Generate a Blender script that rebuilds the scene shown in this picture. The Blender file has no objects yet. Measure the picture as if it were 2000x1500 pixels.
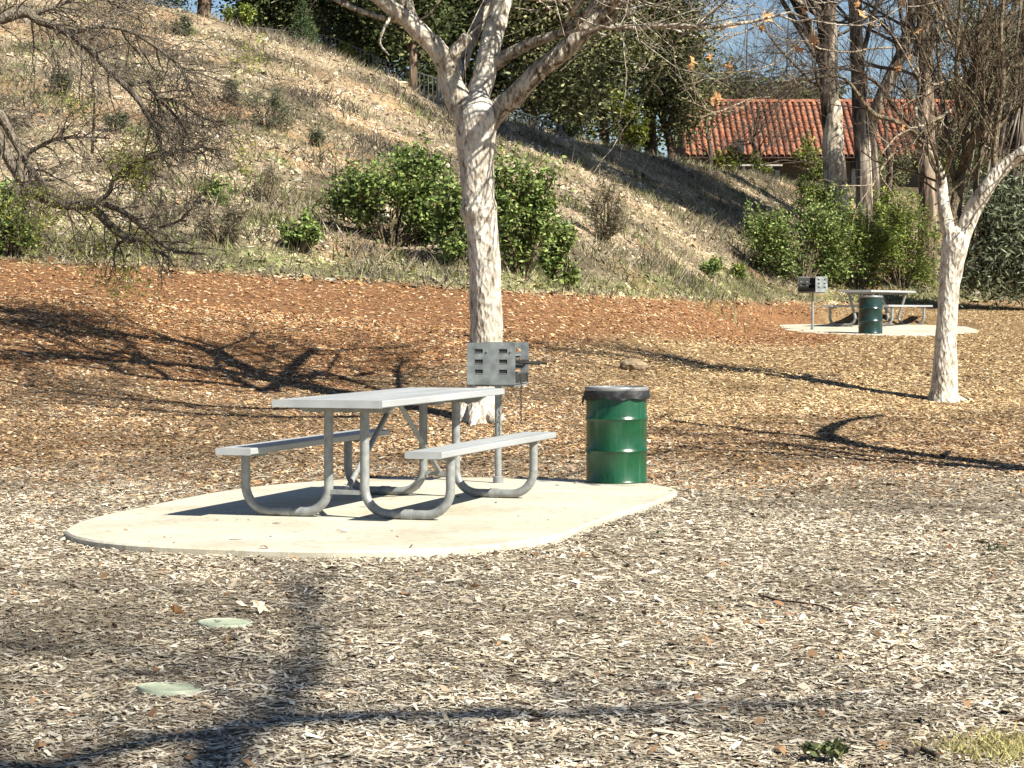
import bpy, bmesh, math, random
import numpy as np
from mathutils import Vector, Matrix

random.seed(7)
RNG = np.random.default_rng(11)
S = bpy.context.scene
COL = S.collection

# ------------------------------------------------------------------ camera, sky, sun, exposure
FPX = 4450.0
CAM_H = 1.30
PITCH = math.atan(137.0 / FPX)
cam_d = bpy.data.cameras.new('camera')
cam = bpy.data.objects.new('camera', cam_d)
COL.objects.link(cam)
cam.location = (0, 0, CAM_H)
cam.rotation_euler = (math.pi / 2 - PITCH, 0, 0)
cam_d.sensor_width = 36.0
cam_d.lens = FPX / 2000.0 * 36.0
cam_d.clip_start = 0.1
cam_d.clip_end = 2000
S.camera = cam

SUNV = Vector((-0.86, 0.72, -1.0))                  # the way the light travels
w = bpy.data.worlds.new("World")
S.world = w
w.use_nodes = True
nt = w.node_tree
nt.nodes.clear()
sky = nt.nodes.new('ShaderNodeTexSky')
sky.sky_type = 'NISHITA'
sky.sun_disc = False
sky.sun_elevation = math.atan2(1.0, math.hypot(SUNV.x, SUNV.y))
sky.sun_rotation = math.atan2(-SUNV.x, -SUNV.y)
sky.altitude = 300
sky.air_density = 1.0
sky.dust_density = 0.25
sky.ozone_density = 3.0
bg = nt.nodes.new('ShaderNodeBackground')
bg.inputs[1].default_value = 0.052
wo = nt.nodes.new('ShaderNodeOutputWorld')
nt.links.new(sky.outputs[0], bg.inputs[0])
nt.links.new(bg.outputs[0], wo.inputs[0])

sl = bpy.data.lights.new('sun', 'SUN')
sl.energy = 5.0
sl.angle = math.radians(0.5)
sl.color = (1.0, 0.965, 0.84)
so = bpy.data.objects.new('sun', sl)
COL.objects.link(so)
so.location = (20, -20, 40)
so.rotation_euler = SUNV.to_track_quat('-Z', 'Y').to_euler()

S.view_settings.view_transform = 'Standard'
S.view_settings.look = 'None'
S.view_settings.exposure = 1.12
S.view_settings.gamma = 1
S.view_settings.use_curve_mapping = False
S.render.engine = 'CYCLES'
S.cycles.max_bounces = 5
S.cycles.diffuse_bounces = 1
S.cycles.glossy_bounces = 2
S.cycles.transmission_bounces = 2
S.cycles.transparent_max_bounces = 4

# ------------------------------------------------------------------ helpers
def vnoise(x, y, seed=0):
    x = np.asarray(x, float); y = np.asarray(y, float)
    xi = np.floor(x); yi = np.floor(y)
    fx = x - xi; fy = y - yi
    fx = fx * fx * (3 - 2 * fx); fy = fy * fy * (3 - 2 * fy)
    def h(a, b):
        v = np.sin(a * 127.1 + b * 311.7 + seed * 74.7) * 43758.5453
        return v - np.floor(v)
    a = h(xi, yi); b = h(xi + 1, yi); c = h(xi, yi + 1); d = h(xi + 1, yi + 1)
    return (a + (b - a) * fx) * (1 - fy) + (c + (d - c) * fx) * fy
def fbm(x, y, seed=0, o=3):
    r = 0; a = .5; t = 0
    for k in range(o):
        r = r + a * vnoise(x * 2 ** k, y * 2 ** k, seed + k * 13); t += a; a *= .55
    return r / t

def P(x, y, Y):
    """point of the world at depth Y on the line of sight through photo pixel (x, y)"""
    u = (x - 1000.0) / FPX; v = (750.0 - y) / FPX
    cp, sp = math.cos(PITCH), math.sin(PITCH)
    dy = cp + v * sp; dz = -sp + v * cp
    t = Y / dy
    return Vector((u * t, Y, CAM_H + dz * t))

# ---- the lie of the land: height lines across the park, each (X, Y, z)
def line(*pts):
    a = np.array([tuple(p) for p in pts], float)
    return a[np.argsort(a[:, 0])]
ROWS = [
    line((0, -80, -.35)), line((0, 2, -.22)), line((0, 9, -.05)), line((0, 18.6, -.03)),
    line((-12, 21, .3), (-6, 21.6, .2), (-.4, 23.2, .13), (5, 26.4, .24), (10, 28, .3)),
    line((-14, 26, 1.1), (-6, 26.6, .98), (-2.6, 25.2, .50), (0, 27, .62), (3.7, 28.4, .53), (8, 30, .58), (14, 31, .6)),
    line((-14, 29.5, 1.65), (-6, 29.6, 1.5), (0, 30.3, 1.12), (2, 33.5, 1.05), (3, 38, .98), (4.5, 44, .86), (12, 44.5, .87)),
    line((-20, 33, 2.1), P(0, 510, 33), P(500, 541, 33), P(1000, 573, 33.6), P(1250, 585, 40.3), P(1400, 592, 45.5),
         P(1500, 596, 50.5), P(1700, 593, 53.5), P(1850, 590, 54.5), P(2000, 588, 55.5), (30, 58, 1.7)),
    line((-40, 56, 12), P(0, -30, 54), P(250, 2, 54), P(480, 60, 54), P(550, 76, 54.2), P(650, 110, 54.6), P(760, 152, 55.2), P(850, 196, 56),
         P(1000, 241, 57.5), P(1150, 277, 59.5), P(1300, 312, 62), P(1400, 333, 64.5), P(1500, 350, 67), P(1600, 366, 69),
         P(1800, 385, 72), P(2000, 390, 74), (40, 78, 4.8)),
    line((-60, 100, 15), (-8, 100, 13), (0, 100, 9.2), (6, 100, 6.9), (40, 100, 7.0)),
    line((0, 420, 9.0)),
]
def _rows(X):
    return ([np.interp(X, r[:, 0], r[:, 1]) for r in ROWS], [np.interp(X, r[:, 0], r[:, 2]) for r in ROWS])
def zraw(X, Y):
    ys, zs = _rows(X)
    z = np.array(zs[0], float)
    for k in range(len(ROWS) - 1):
        t = np.clip((Y - ys[k]) / np.maximum(ys[k + 1] - ys[k], .01), 0, 1)
        z = z + (zs[k + 1] - zs[k]) * t
    return z
def toeY(X): return np.interp(X, ROWS[7][:, 0], ROWS[7][:, 1])
def crestY(X): return np.interp(X, ROWS[8][:, 0], ROWS[8][:, 1])
def zfun(X, Y):
    X = np.asarray(X, float); Y = np.asarray(Y, float)
    z = 0
    for o, wt in ((-.6, .2), (-.3, .2), (0, .2), (.3, .2), (.6, .2)):
        z = z + wt * zraw(X, Y + o)
    hill = np.clip((Y - toeY(X)) / 1.5, 0, 1) * np.clip((crestY(X) + 6 - Y) / 6, .25, 1)
    z = z + hill * (.30 * (fbm(X * .7, Y * .7, 3) - .5) + .10 * (fbm(X * 2.6, Y * 2.6, 5) - .5))
    flat = np.clip((Y - 19) / 4, 0, 1) * (1 - np.clip((Y - toeY(X)) / 1.5, 0, 1))
    z = z + flat * .05 * (fbm(X * 1.1, Y * 1.1, 9) - .5)
    return z
def zf(X, Y): return float(zfun(np.array([X]), np.array([Y]))[0])
def G(x, y, y0=5.0, y1=85.0):
    """ground point seen at photo pixel (x, y): first place the line of sight meets the land"""
    Ys = np.linspace(y0, y1, 1400)
    u = (x - 1000.0) / FPX; v = (750.0 - y) / FPX
    cp, sp = math.cos(PITCH), math.sin(PITCH)
    k = 1 / (cp + v * sp)
    X = u * k * Ys; Z = CAM_H + (-sp + v * cp) * k * Ys
    below = np.nonzero(Z < zfun(X, Ys))[0]
    i = below[0] if len(below) else len(Ys) - 1
    return Vector((X[i], Ys[i], zf(X[i], Ys[i])))

def setp(o, label=None, cat=None, group=None, kind=None):
    if label: o['label'] = label
    if cat: o['category'] = cat
    if group: o['group'] = group
    if kind: o['kind'] = kind
    return o
def empty(name, loc, label, cat, group=None, rz=0.0):
    o = bpy.data.objects.new(name, None)
    COL.objects.link(o)
    o.location = loc; o.rotation_euler = (0, 0, rz)
    o.empty_display_size = .2
    return setp(o, label, cat, group)
def link(name, me, parent=None, kind=None):
    o = bpy.data.objects.new(name, me)
    COL.objects.link(o)
    if parent is not None: o.parent = parent
    if kind: o['kind'] = kind
    return o
def mesh_np(name, V, polys, mat, col=None, smooth=False):
    V = np.asarray(V, np.float32).reshape(-1, 3)
    me = bpy.data.meshes.new(name)
    polys = [np.asarray(p, np.int32) for p in polys if len(p)]
    loops = np.concatenate([p.ravel() for p in polys])
    tot = np.concatenate([np.full(len(p), p.shape[1], np.int32) for p in polys])
    start = np.concatenate([[0], np.cumsum(tot)[:-1]]).astype(np.int32)
    me.vertices.add(len(V)); me.vertices.foreach_set('co', V.ravel())
    me.loops.add(len(loops)); me.loops.foreach_set('vertex_index', loops)
    me.polygons.add(len(tot)); me.polygons.foreach_set('loop_start', start)
    me.polygons.foreach_set('use_smooth', np.full(len(tot), smooth, bool))
    if col is not None:
        a = me.color_attributes.new('tint', 'FLOAT_COLOR', 'POINT')
        c = np.ones((len(V), 4), np.float32); c[:, :3] = col
        a.data.foreach_set('color', c.ravel())
    me.materials.append(mat)
    me.update(calc_edges=True)
    return me

class MB:
    """collects pieces of geometry for ONE mesh"""
    def __init__(self):
        self.V = []; self.F = {}; self.n = 0
    def add(self, V, faces):
        V = np.asarray(V, float).reshape(-1, 3)
        for f in faces:
            self.F.setdefault(len(f), []).append([i + self.n for i in f])
        self.V.append(V); self.n += len(V)
        return self
    def addq(self, V, Q):
        self.F.setdefault(Q.shape[1], []).extend((Q + self.n).tolist())
        self.V.append(V); self.n += len(V)
    def box(self, lo, hi, M=None):
        x0, y0, z0 = lo; x1, y1, z1 = hi
        V = [(x0, y0, z0), (x1, y0, z0), (x1, y1, z0), (x0, y1, z0), (x0, y0, z1), (x1, y0, z1), (x1, y1, z1), (x0, y1, z1)]
        if M is not None: V = [M @ Vector(v) for v in V]
        return self.add(V, [(0, 3, 2, 1), (4, 5, 6, 7), (0, 1, 5, 4), (1, 2, 6, 5), (2, 3, 7, 6), (3, 0, 4, 7)])
    def prism(self, prof, y0, y1):
        """profile in (x, z), drawn out along y"""
        n = len(prof)
        V = [(x, y0, z) for x, z in prof] + [(x, y1, z) for x, z in prof]
        F = [(i, (i + 1) % n, n + (i + 1) % n, n + i) for i in range(n)]
        F += [tuple(range(n))[::-1], tuple(range(n, 2 * n))]
        return self.add(V, F)
    def lathe(self, prof, seg=32, cap0=False, cap1=False, c=(0, 0, 0), wob=None):
        V = []
        for j, (r, z) in enumerate(prof):
            for i in range(seg):
                a = 2 * math.pi * i / seg
                rr = r if wob is None else r + wob(a, j)
                V.append((c[0] + rr * math.cos(a), c[1] + rr * math.sin(a), c[2] + z))
        F = []
        for j in range(len(prof) - 1):
            for i in range(seg):
                k = (i + 1) % seg
                F.append((j * seg + i, j * seg + k, (j + 1) * seg + k, (j + 1) * seg + i))
        if cap0: F.append(tuple(range(seg))[::-1])
        if cap1: F.append(tuple(range((len(prof) - 1) * seg, len(prof) * seg)))
        return self.add(V, F)
    def tube(self, pts, rad, sides=8, caps=True, lump=0.0, seed=0):
        pts = [Vector(p) for p in pts]
        n = len(pts)
        if not hasattr(rad, '__len__'): rad = [rad] * n
        T = [(pts[min(i + 1, n - 1)] - pts[max(i - 1, 0)]).normalized() for i in range(n)]
        ref = Vector((0, 0, 1)) if abs(T[0].z) < .9 else Vector((1, 0, 0))
        N = (ref - T[0] * ref.dot(T[0])).normalized()
        ca = [(math.cos(2 * math.pi * k / sides), math.sin(2 * math.pi * k / sides)) for k in range(sides)]
        V = np.empty((n * sides, 3))
        for i in range(n):
            N = N - T[i] * N.dot(T[i])
            if N.length < 1e-6: N = T[i].orthogonal()
            N.normalize()
            B = T[i].cross(N)
            for k, (c, s) in enumerate(ca):
                r = rad[i]
                if lump:
                    r *= 1 + lump * (vnoise(k * .9 + seed * 3.1, i * .55 + seed, 4) - .5) * 2
                V[i * sides + k] = pts[i] + N * (c * r) + B * (s * r)
        Q = []
        for i in range(n - 1):
            for k in range(sides):
                k2 = (k + 1) % sides
                Q.append((i * sides + k, i * sides + k2, (i + 1) * sides + k2, (i + 1) * sides + k))
        if caps:
            Q.append(tuple(range(sides))[::-1]); Q.append(tuple(range((n - 1) * sides, n * sides)))
        return self.add(V, Q)
    def mesh(self, name, mat, smooth=False):
        V = np.concatenate(self.V)
        return mesh_np(name, V, [np.array(f) for f in self.F.values()], mat, None, smooth)
    def build(self, name, mat, parent=None, smooth=False, kind=None, sharp=True):
        me = self.mesh(name, mat, smooth)
        if smooth and sharp:
            try: me.set_sharp_from_angle(angle=math.radians(42))
            except Exception: pass
        return link(name, me, parent, kind)

def catmull(pts, m=4):
    """smooth path through (x, y, z, r) control points"""
    p = np.array(pts, float)
    q = np.vstack([2 * p[0] - p[1], p, 2 * p[-1] - p[-2]])
    out = []
    for i in range(len(p) - 1):
        a, b, c, d = q[i], q[i + 1], q[i + 2], q[i + 3]
        for k in range(m):
            t = k / m
            out.append(.5 * (2 * b + (c - a) * t + (2 * a - 5 * b + 4 * c - d) * t * t + (3 * b - a - 3 * c + d) * t ** 3))
    out.append(p[-1])
    return np.array(out)

# ------------------------------------------------------------------ materials
def newmat(name):
    m = bpy.data.materials.new(name); m.use_nodes = True
    n = m.node_tree.nodes; b = n['Principled BSDF']
    return m, m.node_tree, b
def N(t, kind, **kw):
    n = t.nodes.new(kind)
    for k, v in kw.items():
        if k in n.inputs: n.inputs[k].default_value = v
        else: setattr(n, k, v)
    return n
def ramp(t, fac, stops):
    r = t.nodes.new('ShaderNodeValToRGB')
    e = r.color_ramp.elements
    while len(e) < len(stops): e.new(.5)
    for i, (p, c) in enumerate(stops):
        e[i].position = p; e[i].color = (*c, 1)
    t.links.new(fac, r.inputs[0])
    return r.outputs[0]
def mixc(t, fac, a, b, mode='MIX'):
    m = t.nodes.new('ShaderNodeMix'); m.data_type = 'RGBA'; m.blend_type = mode
    for s, v in ((0, fac), (6, a), (7, b)):
        if hasattr(v, 'links') or hasattr(v, 'is_linked'): t.links.new(v, m.inputs[s])
        elif isinstance(v, tuple): m.inputs[s].default_value = (*v, 1)
        else: m.inputs[s].default_value = v
    return m.outputs[2]
def bump(t, b, h, strength=.3, dist=.01):
    n = t.nodes.new('ShaderNodeBump'); n.inputs['Strength'].default_value = strength; n.inputs['Distance'].default_value = dist
    t.links.new(h, n.inputs['Height']); t.links.new(n.outputs[0], b.inputs['Normal'])
def tex_noise(t, co, scale, detail=4, rough=.55, dist=0.0):
    n = N(t, 'ShaderNodeTexNoise'); n.inputs['Scale'].default_value = scale; n.inputs['Detail'].default_value = detail
    n.inputs['Roughness'].default_value = rough; n.inputs['Distortion'].default_value = dist
    t.links.new(co, n.inputs['Vector'])
    return n.outputs[0]
def mapped(t, out, scale):
    m = t.nodes.new('ShaderNodeMapping'); m.inputs['Scale'].default_value = scale
    t.links.new(out, m.inputs['Vector'])
    return m.outputs[0]
def objco(t): return t.nodes.new('ShaderNodeTexCoord').outputs['Object']
def geoco(t): return t.nodes.new('ShaderNodeNewGeometry').outputs['Position']

def mat_tint(name, rough=.85, trans=0.0, spec=.25, grain=0.0):
    """colour of each little piece (chip, leaf, blade) comes with the piece"""
    m, t, b = newmat(name)
    a = t.nodes.new('ShaderNodeAttribute'); a.attribute_name = 'tint'
    c = a.outputs['Color']
    if grain:
        n = tex_noise(t, geoco(t), grain, 3)
        c = mixc(t, 1.0, c, ramp(t, n, [(.3, (.6, .6, .6)), (.7, (1.25, 1.25, 1.25))]), 'MULTIPLY')
    t.links.new(c, b.inputs['Base Color'])
    b.inputs['Roughness'].default_value = rough
    b.inputs['Specular IOR Level'].default_value = spec
    if trans:
        tr = t.nodes.new('ShaderNodeBsdfTranslucent'); t.links.new(c, tr.inputs[0])
        mx = t.nodes.new('ShaderNodeMixShader'); mx.inputs[0].default_value = trans
        t.links.new(b.outputs[0], mx.inputs[1]); t.links.new(tr.outputs[0], mx.inputs[2])
        t.links.new(mx.outputs[0], t.nodes['Material Output'].inputs[0])
    return m
M_CHIP = mat_tint('wood_chip', .9, 0, .15)
M_LEAF = mat_tint('foliage', .55, .25, .35)
M_DULL = mat_tint('dull_foliage', .75, .2, .2)
M_GRASS = mat_tint('grass', .8, .25, .15)

def mat_ground():
    m, t, b = newmat('ground_soil')
    a = t.nodes.new('ShaderNodeAttribute'); a.attribute_name = 'tint'
    co = geoco(t)
    n1 = tex_noise(t, co, 46, 5, .7); n2 = tex_noise(t, co, 9, 4, .6)
    c = mixc(t, 1.0, a.outputs['Color'], ramp(t, n1, [(.28, (.35, .33, .32)), (.5, (.85, .85, .85)), (.72, (1.7, 1.65, 1.6))]), 'MULTIPLY')
    c = mixc(t, 1.0, c, ramp(t, n2, [(.3, (.7, .68, .66)), (.7, (1.25, 1.25, 1.25))]), 'MULTIPLY')
    t.links.new(c, b.inputs['Base Color']); b.inputs['Roughness'].default_value = .95
    b.inputs['Specular IOR Level'].default_value = .1
    bump(t, b, n1, .9, .03)
    return m
M_GROUND = mat_ground()

def mat_bark(name, pale, mid, dark, scale=1.0, stretch=(1, 1, .45), lo=.42, rough=.85):
    m, t, b = newmat(name)
    co = mapped(t, geoco(t), stretch)
    n1 = tex_noise(t, co, 11 * scale, 5, .65, .6); n2 = tex_noise(t, co, 34 * scale, 4, .6)
    n3 = tex_noise(t, co, 3.2 * scale, 3, .5)
    v = t.nodes.new('ShaderNodeTexVoronoi'); v.inputs['Scale'].default_value = 22 * scale; t.links.new(co, v.inputs['Vector'])
    c = ramp(t, n1, [(lo - .08, dark), (lo, mid), (lo + .09, pale), (.8, tuple(min(1, x * 1.12) for x in pale))])
    c = mixc(t, 1.0, c, ramp(t, n2, [(.32, (.55, .52, .5)), (.52, (1, 1, 1)), (.75, (1.1, 1.1, 1.1))]), 'MULTIPLY')
    c = mixc(t, 1.0, c, ramp(t, n3, [(.35, (.72, .70, .68)), (.6, (1.05, 1.05, 1.05))]), 'MULTIPLY')
    t.links.new(c, b.inputs['Base Color']); b.inputs['Roughness'].default_value = rough
    b.inputs['Specular IOR Level'].default_value = .15
    ad = t.nodes.new('ShaderNodeMath'); ad.operation = 'ADD'
    t.links.new(n1, ad.inputs[0]); t.links.new(v.outputs[0], ad.inputs[1])
    bump(t, b, ad.outputs[0], .7, .03)
    return m
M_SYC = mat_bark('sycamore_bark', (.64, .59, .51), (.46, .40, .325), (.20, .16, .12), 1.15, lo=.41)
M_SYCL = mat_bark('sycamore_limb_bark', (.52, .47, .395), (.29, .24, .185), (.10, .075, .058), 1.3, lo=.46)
M_TWIG = mat_bark('twig_bark', (.21, .165, .11), (.12, .092, .062), (.055, .042, .03), 2)
M_PTWIG = mat_bark('pale_twig_bark', (.50, .42, .31), (.34, .26, .18), (.15, .11, .08), 2)
M_TWIG2 = mat_bark('grey_twig_bark', (.23, .195, .155), (.14, .115, .09), (.06, .05, .04), 2)
M_DTWIG = mat_bark('dark_twig_bark', (.13, .10, .08), (.085, .065, .05), (.045, .035, .03), 2)
M_DBARK = mat_bark('dark_bark', (.16, .11, .08), (.09, .065, .05), (.035, .027, .022), .8)
M_EUC = mat_bark('gum_bark', (.42, .34, .26), (.23, .165, .12), (.085, .06, .045), .5, (1, 1, .16), .50)
M_PALEGUM = mat_bark('pale_gum_bark', (.66, .575, .47), (.50, .40, .30), (.20, .14, .10), .5, (1, 1, .2), .40)
M_EUCD = mat_bark('dark_gum_bark', (.31, .265, .215), (.15, .118, .092), (.055, .043, .035), .5, (1, 1, .12), .50)

def mat_metal(name, col, rough, metallic, var=.15, scale=18, stretch=(1, 1, 1), bmp=.03):
    m, t, b = newmat(name)
    co = mapped(t, objco(t), stretch)
    n = tex_noise(t, co, scale, 5, .6); n2 = tex_noise(t, co, scale * 4, 3)
    c = ramp(t, n, [(.3, tuple(x * (1 - var) for x in col)), (.7, tuple(min(1, x * (1 + var * .6)) for x in col))])
    t.links.new(c, b.inputs['Base Color'])
    b.inputs['Metallic'].default_value = metallic
    r = t.nodes.new('ShaderNodeMapRange'); r.inputs[3].default_value = rough - .08; r.inputs[4].default_value = rough + .12
    t.links.new(n2, r.inputs[0]); t.links.new(r.outputs[0], b.inputs['Roughness'])
    bump(t, b, n2, bmp, .004)
    return m
M_ALU = mat_metal('aluminium_plank', (.41, .42, .425), .42, .15, .22, 5, (1, .12, 1))
M_GALV = mat_metal('galvanised_tube', (.27, .275, .27), .42, .15, .3, 22)
M_STEEL = mat_metal('weathered_steel_plate', (.235, .25, .25), .55, .2, .5, 9)
M_SOOT = mat_metal('sooty_steel', (.035, .032, .03), .7, .2, .3, 14)
M_RIM = mat_metal('drum_rim', (.25, .25, .25), .45, .25, .15, 20)
M_FENCE = mat_metal('fence_metal', (.10, .105, .105), .55, .3, .1, 10)  # metal darkened to stand in for shade on the crest fence

def mat_paint(name, col, rust=.5):
    m, t, b = newmat(name)
    co = objco(t)
    n = tex_noise(t, co, 5, 5, .6); n2 = tex_noise(t, co, 42, 4, .65)
    st = tex_noise(t, mapped(t, co, (9, 9, .8)), 2.4, 4, .6)
    c = ramp(t, n, [(.3, tuple(x * .75 for x in col)), (.7, tuple(x * 1.18 for x in col))])
    c = mixc(t, ramp(t, st, [(.52, (0, 0, 0)), (.75, (.22, .22, .22))]), c, (.16, .22, .17))
    c = mixc(t, ramp(t, n2, [(.70, (0, 0, 0)), (.76, (rust,) * 3)]), c, (.10, .07, .045))
    t.links.new(c, b.inputs['Base Color'])
    r = t.nodes.new('ShaderNodeMapRange'); r.inputs[3].default_value = .16; r.inputs[4].default_value = .42
    t.links.new(n, r.inputs[0]); t.links.new(r.outputs[0], b.inputs['Roughness'])
    bump(t, b, n, .06, .02)
    return m
M_GREEN = mat_paint('green_drum_paint', (.007, .062, .025))
M_DGREEN = mat_paint('dark_green_drum_paint', (.010, .030, .027), .2)

def mat_concrete():
    m, t, b = newmat('concrete')
    co = objco(t)
    n = tex_noise(t, co, 1.3, 6, .6); n2 = tex_noise(t, co, 16, 5, .65); n3 = tex_noise(t, co, 90, 3)
    c = ramp(t, n, [(.30, (.41, .365, .275)), (.5, (.51, .47, .38)), (.7, (.55, .515, .43))])
    c = mixc(t, 1.0, c, ramp(t, n2, [(.28, (.72, .68, .62)), (.5, (1, 1, 1)), (.8, (1.06, 1.06, 1.06))]), 'MULTIPLY')
    c = mixc(t, 1.0, c, ramp(t, n3, [(.3, (.85, .85, .84)), (.6, (1.03, 1.03, 1.03))]), 'MULTIPLY')
    n4 = tex_noise(t, mapped(t, co, (.5, 1.6, 1)), 1.1, 6, .7, .8)
    c = mixc(t, ramp(t, n4, [(.52, (0, 0, 0)), (.66, (.5, .5, .5))]), c, (.40, .32, .215))
    t.links.new(c, b.inputs['Base Color']); b.inputs['Roughness'].default_value = .85
    bump(t, b, n3, .25, .004)
    return m
M_CONC = mat_concrete()

def mat_simple(name, a, c, scale=12, rough=.8, bmp=.3, dist=.02, spec=.3):
    m, t, b = newmat(name)
    co = objco(t)
    n = tex_noise(t, co, scale, 5, .62)
    t.links.new(ramp(t, n, [(.3, a), (.7, c)]), b.inputs['Base Color'])
    b.inputs['Roughness'].default_value = rough; b.inputs['Specular IOR Level'].default_value = spec
    bump(t, b, n, bmp, dist)
    return m
M_BAG = mat_simple('black_bag', (.012, .012, .013), (.03, .03, .032), 25, .5, .5, .02, .3)
M_LID = mat_simple('faded_green_plastic', (.29, .325, .235), (.39, .415, .32), 14, .6, .1, .004)
M_ROCK = mat_simple('brown_rock', (.13, .09, .06), (.36, .27, .17), 9, .9, .7, .05)
M_PALE = mat_simple('pale_rock', (.42, .34, .25), (.66, .57, .45), 8, .9, .6, .04)
M_WALL = mat_simple('stucco_wall', (.22, .17, .12), (.30, .24, .18), 4, .9, .2)
M_DECK = mat_simple('roof_underlay', (.07, .04, .03), (.12, .07, .05), 6, .95, .2)
M_WOOD = mat_simple('grey_wood', (.34, .30, .25), (.50, .45, .38), 8, .85, .3)
M_DARK = mat_simple('dark_metal_box', (.02, .02, .022), (.045, .045, .045), 10, .7, .2)
def mat_tile():
    m, t, b = newmat('clay_tile')
    oi = t.nodes.new('ShaderNodeObjectInfo').outputs['Random']
    co = geoco(t)
    n = tex_noise(t, co, 2.2, 5, .65); n2 = tex_noise(t, co, 9, 4)
    c = ramp(t, oi, [(0, (.26, .085, .044)), (.4, (.335, .115, .056)), (.75, (.38, .138, .068)), (1, (.42, .175, .092))])
    c = mixc(t, ramp(t, n, [(.44, (0, 0, 0)), (.64, (.62, .62, .62))]), c, (.14, .085, .06))
    c = mixc(t, 1.0, c, ramp(t, n2, [(.3, (.7, .68, .66)), (.6, (1.05, 1.05, 1.05))]), 'MULTIPLY')
    t.links.new(c, b.inputs['Base Color']); b.inputs['Roughness'].default_value = .8
    bump(t, b, n2, .2, .02)
    return m
M_TILE = mat_tile()
M_DLEAF = mat_simple('dead_leaf', (.42, .20, .08), (.66, .40, .20), 30, .8, .3, .005)

# ------------------------------------------------------------------ near pad outline (needed by the litter)
def groundplane(x, y):
    """point of the level pad top (z = 0) seen at photo pixel (x, y)"""
    v = (750.0 - y) / FPX; cp, sp = math.cos(PITCH), math.sin(PITCH)
    t = -CAM_H / (-sp + v * cp)
    return ((x - 1000.0) / FPX * t, (cp + v * sp) * t)
pad_px = [(125, 1036), (150, 1021), (205, 1005), (300, 985), (400, 965), (500, 950), (640, 938), (760, 933), (880, 932), (1000, 933), (1120, 936),
          (1220, 941), (1290, 948), (1322, 957), (1305, 970), (1240, 992), (1160, 1018), (1085, 1045), (990, 1060), (900, 1069),
          (760, 1075), (600, 1075), (450, 1071), (300, 1065), (200, 1057), (145, 1047)]
pp = np.array([(*groundplane(x, y), 0, 0) for x, y in pad_px])
pad_xy = catmull(np.vstack([pp, pp[:1]]), 4)[:-1, :2]
FP_C = P(1700, 645, 47.0)
FP_A, FP_B = 2.28, 2.8
def fpz(Y): return .885 + .036 * (Y - 44)
th = np.linspace(0, 2 * np.pi, 72, endpoint=False)
far_xy = np.stack([FP_C.x + FP_A * np.cos(th) * (1 + .05 * np.sin(3 * th)), FP_C.y + FP_B * np.sin(th) * (1 + .05 * np.cos(2 * th))], 1)
def inpoly(X, Y, poly):
    r = np.zeros(len(X), bool)
    x1, y1 = poly[:, 0], poly[:, 1]; x2, y2 = np.roll(x1, -1), np.roll(y1, -1)
    for a, b, c, d in zip(x1, y1, x2, y2):
        r ^= ((b > Y) != (d > Y)) & (X < (c - a) * (Y - b) / (d - b + 1e-12) + a)
    return r

# ------------------------------------------------------------------ ground and hillside
def sst(a, b, x):
    t = np.clip((x - a) / (b - a), 0, 1); return t * t * (3 - 2 * t)
def zones(X, Y):
    """share of each ground cover at a place: chips, brown litter, red litter, golden litter, hillside, green grass"""
    n = fbm(X * .45, Y * .45, 21) - .5; n2 = fbm(X * 1.7, Y * 1.7, 31) - .5
    ty = toeY(X) + n * .8
    hill = sst(-.25, .35, Y - ty)
    lit = sst(16.2, 21.6, Y + n * 3 + n2 * 2.2)
    yr = np.interp(X, [-8, -6, -2, 0, 2, 4, 5.2, 6.2, 7], [22.8, 23.8, 25.4, 28.2, 33, 37.5, 39, 42, 60])
    red = sst(-.9, 1.3, Y - yr + n * 3.5 + n2 * 1.6) * (1 - hill)
    gold = sst(.2, 2.4, X + n * 2) * sst(22.5, 26.5, Y + n * 4) * (1 - hill) * (1 - red)
    grn = hill * np.exp(-((Y - ty - 1.0) / 1.3) ** 2) * np.clip(1.2 + n * 2 + n2 * 2, 0, 1) * .8
    chips = (1 - lit) * (1 - hill)
    brown = np.clip(1 - chips - red - gold - hill, 0, 1)
    return chips, brown, red, gold, np.clip(hill - grn, 0, 1), grn
def soil(X, Y):
    z = zones(X, Y)
    pal = [(.27, .215, .155), (.22, .15, .09), (.25, .13, .065), (.29, .19, .10), (.30, .235, .16), (.17, .165, .085)]
    c = sum(np.asarray(w_)[:, None] * np.array(p)[None] for w_, p in zip(z, pal))
    h = (z[4] + z[5])[:, None]
    pat = fbm(X * .9, Y * .9, 41); pat2 = fbm(X * .35 + 5, Y * .5, 47)
    c = c * (1 - h) + h * (c * np.clip(1 + 2.6 * (pat[:, None] - .52), .35, 1.5))
    orange = np.clip((pat2 - .55) * 5, 0, 1)[:, None] * h
    c = c * (1 - .55 * orange) + .55 * orange * np.array([[.50, .30, .16]])
    back = sst(0, 6, Y - crestY(X))[:, None]
    return c * (1 - back) + back * np.array([[.11, .085, .05]])
kk = np.linspace(-1, 1, 341); uu = np.sign(kk) * np.abs(kk) ** 1.7
yy = np.concatenate([np.arange(-44, 6, 2.5), np.arange(6, 19, .3), np.arange(19, 80, .3), np.arange(80, 130, 4), np.arange(130, 420, 24)])
GX = uu[None] * (yy[:, None] + 46); GY = np.repeat(yy[:, None], len(uu), 1)
gx, gy = GX.ravel(), GY.ravel()
gz = zfun(gx, gy)
m_near = inpoly(gx, gy, pad_xy); gz = np.where(m_near, np.minimum(gz, -.06), gz)
m_far = inpoly(gx, gy, far_xy); gz = np.where(m_far, np.minimum(gz, fpz(gy) - .06), gz)
ny, nx = GX.shape
idx = np.arange(ny * nx).reshape(ny, nx)
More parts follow.
